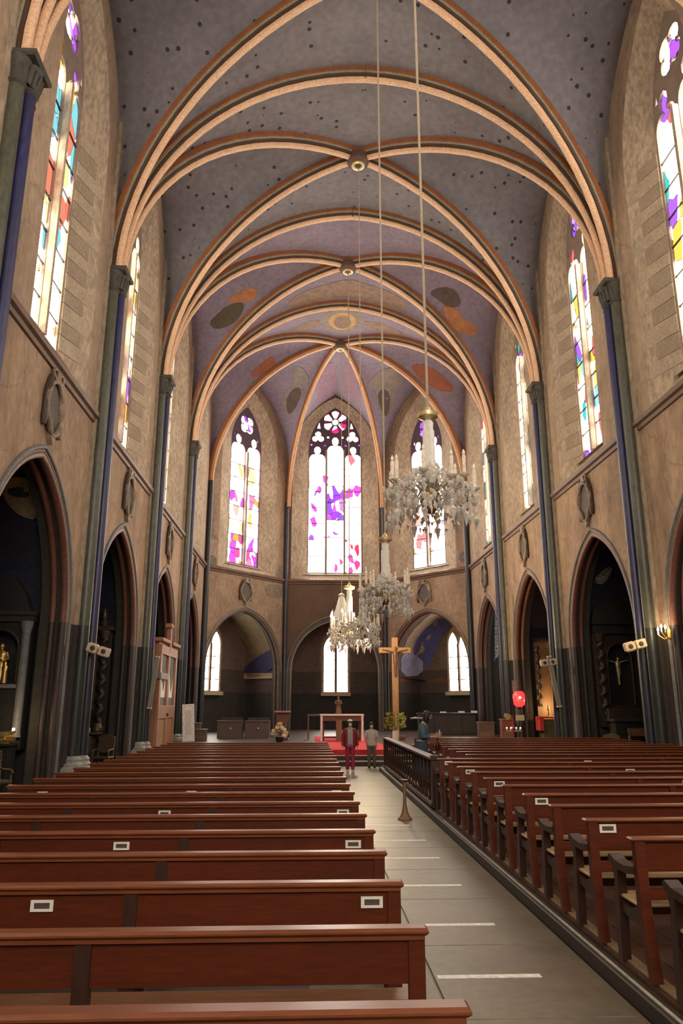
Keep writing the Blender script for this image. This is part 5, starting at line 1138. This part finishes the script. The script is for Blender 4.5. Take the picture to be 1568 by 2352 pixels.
# woman in a blue dress behind the balustrade, turned to the right, looking down at her hands
A = {-1: ((-.24, -.06, 1.12), (-.12, -.30, 1.12), (.3, -1, .2)), 1: ((.24, -.08, 1.14), (.12, -.30, 1.16), (-.3, -1, .3))}
Lg = {-1: ((-.09, -.02, .50), (-.09, .02, .09)), 1: ((.09, -.02, .50), (.09, .02, .09))}
r, k, S, hy, hz = person((2.79, 18.9, .16), PI / 2 * .82, 'person in a long blue dress standing behind the balustrade with head bowed', 1.74, A, Lg, head_tilt=.10, lean=.06)
m_bd = M('blue_dress', (.055, .085, .115), (.035, .055, .08), scale=6, rough=.85); m_bd2 = M('blue_bodice', (.085, .13, .175), (.06, .095, .13), scale=6, rough=.85)
obj('skirt', MB().loft([(0, .02, .14 * k, .27 * k, .22 * k), (0, .02, .4 * k, .235 * k, .19 * k), (0, .01, .7 * k, .20 * k, .165 * k), (0, 0, .92 * k, .18 * k, .145 * k), (0, 0, 1.05 * k, .15 * k, .12 * k)], 20), m_bd, r, smooth=60)
bo = MB().loft([(0, 0, 1.0 * k, .155 * k, .125 * k), (0, -.03 * k, 1.2 * k, .175 * k, .135 * k), (0, -.05 * k, 1.34 * k, .19 * k, .115 * k), (0, -.06 * k, 1.43 * k, .09 * k, .08 * k), (0, -.06 * k, 1.46 * k, .055 * k, .055 * k)], 18)
for sx in (-1, 1): e, w, _ = A[sx]; bo.tube([S((sx * .12, -.05, 1.39)), S((sx * .19, -.05, 1.33)), S(e), S(tuple(a * .4 + b * .6 for a, b in zip(e, w)))], [.06 * k, .075 * k, .062 * k, .055 * k], 10)
obj('bodice', bo, m_bd2, r, smooth=60); obj('belt', MB().loft([(0, 0, 1.02 * k, .16 * k, .13 * k), (0, 0, 1.05 * k, .16 * k, .13 * k)], 18), m_shoew, r); shoes(r, S, k, Lg, m_shoe)
obj('hair', MB().loft([(0, (hy + .06) * k, 1.40 * k, .08 * k, .05 * k), (0, (hy + .05) * k, 1.52 * k, .095 * k, .075 * k), (0, (hy + .025) * k, 1.63 * k, .095 * k, .095 * k), (0, (hy + .02) * k, 1.70 * k, .07 * k, .075 * k), (0, (hy + .02) * k, 1.73 * k, .01, .01)], 14), m_hair, r, smooth=60)
c, s_ = math.cos(PI / 2 * .82), math.sin(PI / 2 * .82)
def held(px, py, pz): return (2.79 + px * c - py * s_, 18.9 + px * s_ + py * c, .16 + pz)
t = thing('handbag', 'dark red handbag hanging from the arm of the person in blue', 'bag', held(.16, -.36, .82), PI / 2 * .82)
obj('body', MB().loft([(0, 0, 0, .10, .05), (0, 0, .05, .13, .065), (0, 0, .18, .12, .06), (0, 0, .22, .10, .04)], 14), M('bag_leather', (.10, .018, .016), (.05, .01, .01), rough=.35), t, smooth=60); obj('strap', MB().tube([(-.09, 0, .2), (-.07, 0, .31), (0, 0, .37), (.07, 0, .31), (.09, 0, .2)], .012, 6), m_shoe, t)
t = thing('smartphone', 'small pale phone held up by the person in blue', 'phone', held(0, -.44, 1.16), PI / 2 * .82); obj('case', MB().box(-.04, -.008, 0, .04, .008, .15, bev=.003), m_white, t); obj('screen', MB().box(-.035, .008, .01, .035, .0095, .14), m_lens, t)
# ------------------------------------------------------------------ painted figures and patches of bare plaster on vault and chapel walls
from mathutils.bvhtree import BVHTree
from mathutils.geometry import delaunay_2d_cdt
def gather(names):
    V, Fc = [], []
    for o in list(ceil.children) + list(wall_l.children) + list(wall_r.children) + list(wall_a.children):
        if o.name.split('.')[0] in names:
            n = len(V); V += [v.co.copy() for v in o.data.vertices]; Fc += [tuple(i + n for i in p.vertices) for p in o.data.polygons]
    return BVHTree.FromPolygons(V, Fc)
SURF = {'vault': gather(('vault_web',)), 'chapel': gather(('chapel_vault',)), 'wall': gather(('bay_wall',))}
CAM = SC.camera.matrix_world.copy()
def sight(x, y): return (CAM.to_3x3() @ Vector(((x - CX) / FPX, -(y - CY) / FPX, -1))).normalized()
def painted(name, pts, mat, parent, surf='vault', step=14, off=.02, smooth_n=1):
    """a painted or peeled area lying on the real surface of vault or wall"""
    P = [Vector(p) for p in pts]
    for _ in range(smooth_n):                            # soften the outline
        Q = []
        for i in range(len(P)): a, b = P[i], P[(i + 1) % len(P)]; Q += [a.lerp(b, .25), a.lerp(b, .75)]
        P = Q
    n = len(P); xs = [p.x for p in P]; ys_ = [p.y for p in P]
    inner = []
    y = min(ys_) + step / 2
    while y < max(ys_):
        x = min(xs) + step / 2
        while x < max(xs):
            c = False
            for i in range(n):
                a, b = P[i], P[i - 1]
                if (a.y > y) != (b.y > y) and x < (b.x - a.x) * (y - a.y) / (b.y - a.y) + a.x: c = not c
            if c and min((Vector((x, y)) - p).length for p in P) > step * .35: inner.append(Vector((x, y)))
            x += step
        y += step
    vs, _, fs, *_r = delaunay_2d_cdt(P + inner, [], [list(range(n))], 1, 1e-4)
    o3 = CAM.translation; out = []; ok = []
    for v in vs:
        d = sight(v.x, v.y); loc, nrm, _, dist = SURF[surf].ray_cast(o3, d)
        ok.append(loc is not None); out.append((loc - d * off) if loc is not None else Vector((0, 0, 0)))
    mb = MB(); keep = [f for f in fs if all(ok[i] for i in f) and max((out[f[i]] - out[f[i - 1]]).length for i in range(len(f))) < 3.0]
    if keep: mb.add(out, [tuple(f) for f in keep]); return obj(name, mb, mat, parent, smooth=60)
def PM(n, a, b, sc=2.5, c=.6): return M('mural_' + n, a, b, scale=sc, rough=.85, bump=.1, contrast=c, fine=.3)
p_or = PM('orange', (.50, .21, .08), (.33, .13, .055)); p_ol = PM('olive', (.11, .085, .05), (.075, .06, .04)); p_br = PM('brown', (.34, .22, .16), (.18, .115, .09), 3); p_dk = PM('dark', (.13, .09, .075), (.08, .055, .05)); p_gr = PM('grey', (.30, .25, .21), (.19, .15, .13)); p_go = PM('gold', (.55, .34, .15), (.4, .23, .1)); p_cr = PM('cream', (.50, .40, .32), (.34, .25, .2)); p_rd = PM('red', (.38, .12, .06), (.24, .08, .05)); p_mv = PM('mauve', (.30, .18, .24), (.22, .13, .18))
painted('painted_robe', [(478, 742), (498, 722), (520, 702), (562, 690), (556, 722), (530, 748), (495, 758)], p_ol, ceil)
painted('painted_wing', [(518, 696), (545, 670), (592, 658), (588, 688), (560, 694)], p_or, ceil)
painted('painted_cloak', [(982, 672), (1015, 658), (1048, 666), (1062, 702), (1030, 708), (1008, 690)], p_dk, ceil)
painted('painted_robe', [(1013, 702), (1047, 706), (1062, 732), (1092, 746), (1098, 766), (1072, 772), (1042, 756), (1024, 732)], p_or, ceil)
painted('painted_clouds', [(655, 702), (690, 672), (740, 656), (800, 640), (850, 655), (900, 672), (936, 696), (924, 714), (880, 702), (800, 680), (730, 692), (682, 708)], p_br, ceil)
painted('painted_clouds', [(642, 768), (690, 744), (732, 732), (738, 748), (690, 766), (652, 776)], p_br, ceil)
painted('painted_clouds', [(836, 736), (880, 744), (940, 772), (930, 782), (880, 768), (842, 752)], p_br, ceil)
def ell(cx, cy, rx, ry, n=16): return [(cx + rx * math.cos(2 * PI * i / n), cy + ry * math.sin(2 * PI * i / n)) for i in range(n)]
painted('painted_medallion', ell(786, 738, 50, 28), p_gr, ceil, smooth_n=0); painted('painted_wreath', ell(786, 738, 32, 20), p_go, ceil, off=.035, smooth_n=0); painted('painted_figure', ell(786, 740, 20, 15), p_br, ceil, off=.05, smooth_n=0)
painted('painted_drapery', [(570, 862), (598, 838), (624, 816), (636, 840), (612, 852), (588, 868)], p_rd, ceil)
painted('painted_angel', [(648, 930), (655, 902), (682, 874), (664, 852), (690, 838), (714, 874), (692, 884), (696, 908), (676, 946), (660, 962)], p_gr, ceil)
painted('painted_robe', [(655, 925), (668, 895), (690, 888), (692, 910), (676, 942), (662, 955)], p_dk, ceil, off=.035)
painted('painted_angel', [(842, 886), (860, 862), (884, 846), (908, 846), (930, 884), (906, 902), (898, 950), (886, 966), (866, 930), (862, 892)], p_gr, ceil)
painted('painted_robe', [(866, 905), (880, 890), (896, 905), (894, 948), (884, 960), (870, 930)], p_dk, ceil, off=.035)
painted('painted_drapery', [(940, 836), (985, 838), (1040, 882), (1040, 902), (1000, 896), (958, 866)], p_rd, ceil)
painted('painted_curtain', [(742, 840), (770, 830), (776, 900), (742, 925), (724, 930)], p_mv, ceil); painted('painted_curtain', [(786, 830), (812, 842), (834, 930), (810, 918), (788, 900)], p_mv, ceil)
# chapels
p_blue = PM('blue', (.13, .13, .36), (.09, .09, .24), 2); p_lav = PM('lavender', (.42, .42, .60), (.26, .26, .46), 2); p_tan = PM('tan', (.46, .34, .23), (.34, .24, .16), 2); p_olv = PM('ochre', (.24, .175, .09), (.16, .115, .065), 2); p_ndk = PM('navy', (.045, .045, .12), (.03, .03, .075), 2); p_rust = PM('rust', (.22, .07, .04), (.15, .05, .03), 3); p_grn = PM('bottle', (.05, .055, .045), (.035, .04, .03)); p_mot = PM('mottled', (.55, .52, .48), (.05, .05, .05), 9, .75)
painted('bare_plaster', [(922, 1500), (940, 1455), (985, 1412), (1012, 1398), (1040, 1420), (1000, 1480), (960, 1510)], p_tan, wall_a, 'chapel')
painted('blue_paint', [(945, 1500), (962, 1456), (1000, 1425), (1022, 1410), (1040, 1424), (1010, 1470), (990, 1512), (985, 1535), (965, 1512)], p_blue, wall_a, 'chapel', off=.035)
painted('lavender_paint', [(921, 1502), (945, 1496), (972, 1512), (970, 1552), (921, 1554)], p_lav, wall_a, 'chapel', off=.03)
painted('rust_band', [(918, 1556), (1032, 1556), (1032, 1570), (918, 1568)], p_rust, wall_a, 'chapel', smooth_n=0)
painted('ochre_plaster', [(522, 1440), (565, 1402), (605, 1432), (632, 1492), (580, 1508), (556, 1464)], p_olv, wall_a, 'chapel')
painted('navy_paint', [(560, 1532), (600, 1502), (626, 1490), (628, 1545), (560, 1547)], p_ndk, wall_a, 'chapel', off=.03)
painted('tan_band', [(560, 1546), (628, 1546), (628, 1558), (560, 1560)], p_tan, wall_a, 'chapel', off=.03, smooth_n=0)
painted('bare_plaster', [(2, 1122), (12, 1098), (52, 1094), (90, 1114), (96, 1158), (86, 1196), (45, 1186), (12, 1152)], p_tan, wall_l, 'chapel')
painted('green_patch', [(12, 1126), (35, 1118), (62, 1122), (70, 1143), (30, 1142)], p_grn, wall_l, 'chapel', off=.035)
painted('peeling_paint', [(1114, 1500), (1120, 1405), (1130, 1370), (1146, 1415), (1151, 1490), (1138, 1518), (1116, 1516)], p_mot, wall_r, 'chapel')
painted('peeling_paint', [(1358, 1335), (1395, 1300), (1408, 1308), (1386, 1345)], p_mot, wall_r, 'chapel')
# bare and stained plaster on the apse wall
p_st = PM('stain', (.16, .115, .085), (.30, .22, .16), 6, .7); p_sp = PM('soot', (.06, .05, .045), (.30, .24, .19), 14, .8)
painted('stained_plaster', [(476, 1274), (518, 1276), (522, 1302), (476, 1298)], p_sp, wall_a, 'wall'); painted('stained_plaster', [(630, 1300), (656, 1298), (658, 1325), (634, 1326)], p_st, wall_a, 'wall')
painted('stained_plaster', [(484, 1190), (505, 1190), (508, 1238), (484, 1240)], p_st, wall_a, 'wall'); painted('stained_plaster', [(606, 1340), (652, 1345), (650, 1372), (615, 1375)], p_st, wall_a, 'wall'); painted('stained_plaster', [(1032, 1275), (1075, 1262), (1076, 1292), (1034, 1300)], p_sp, wall_a, 'wall')
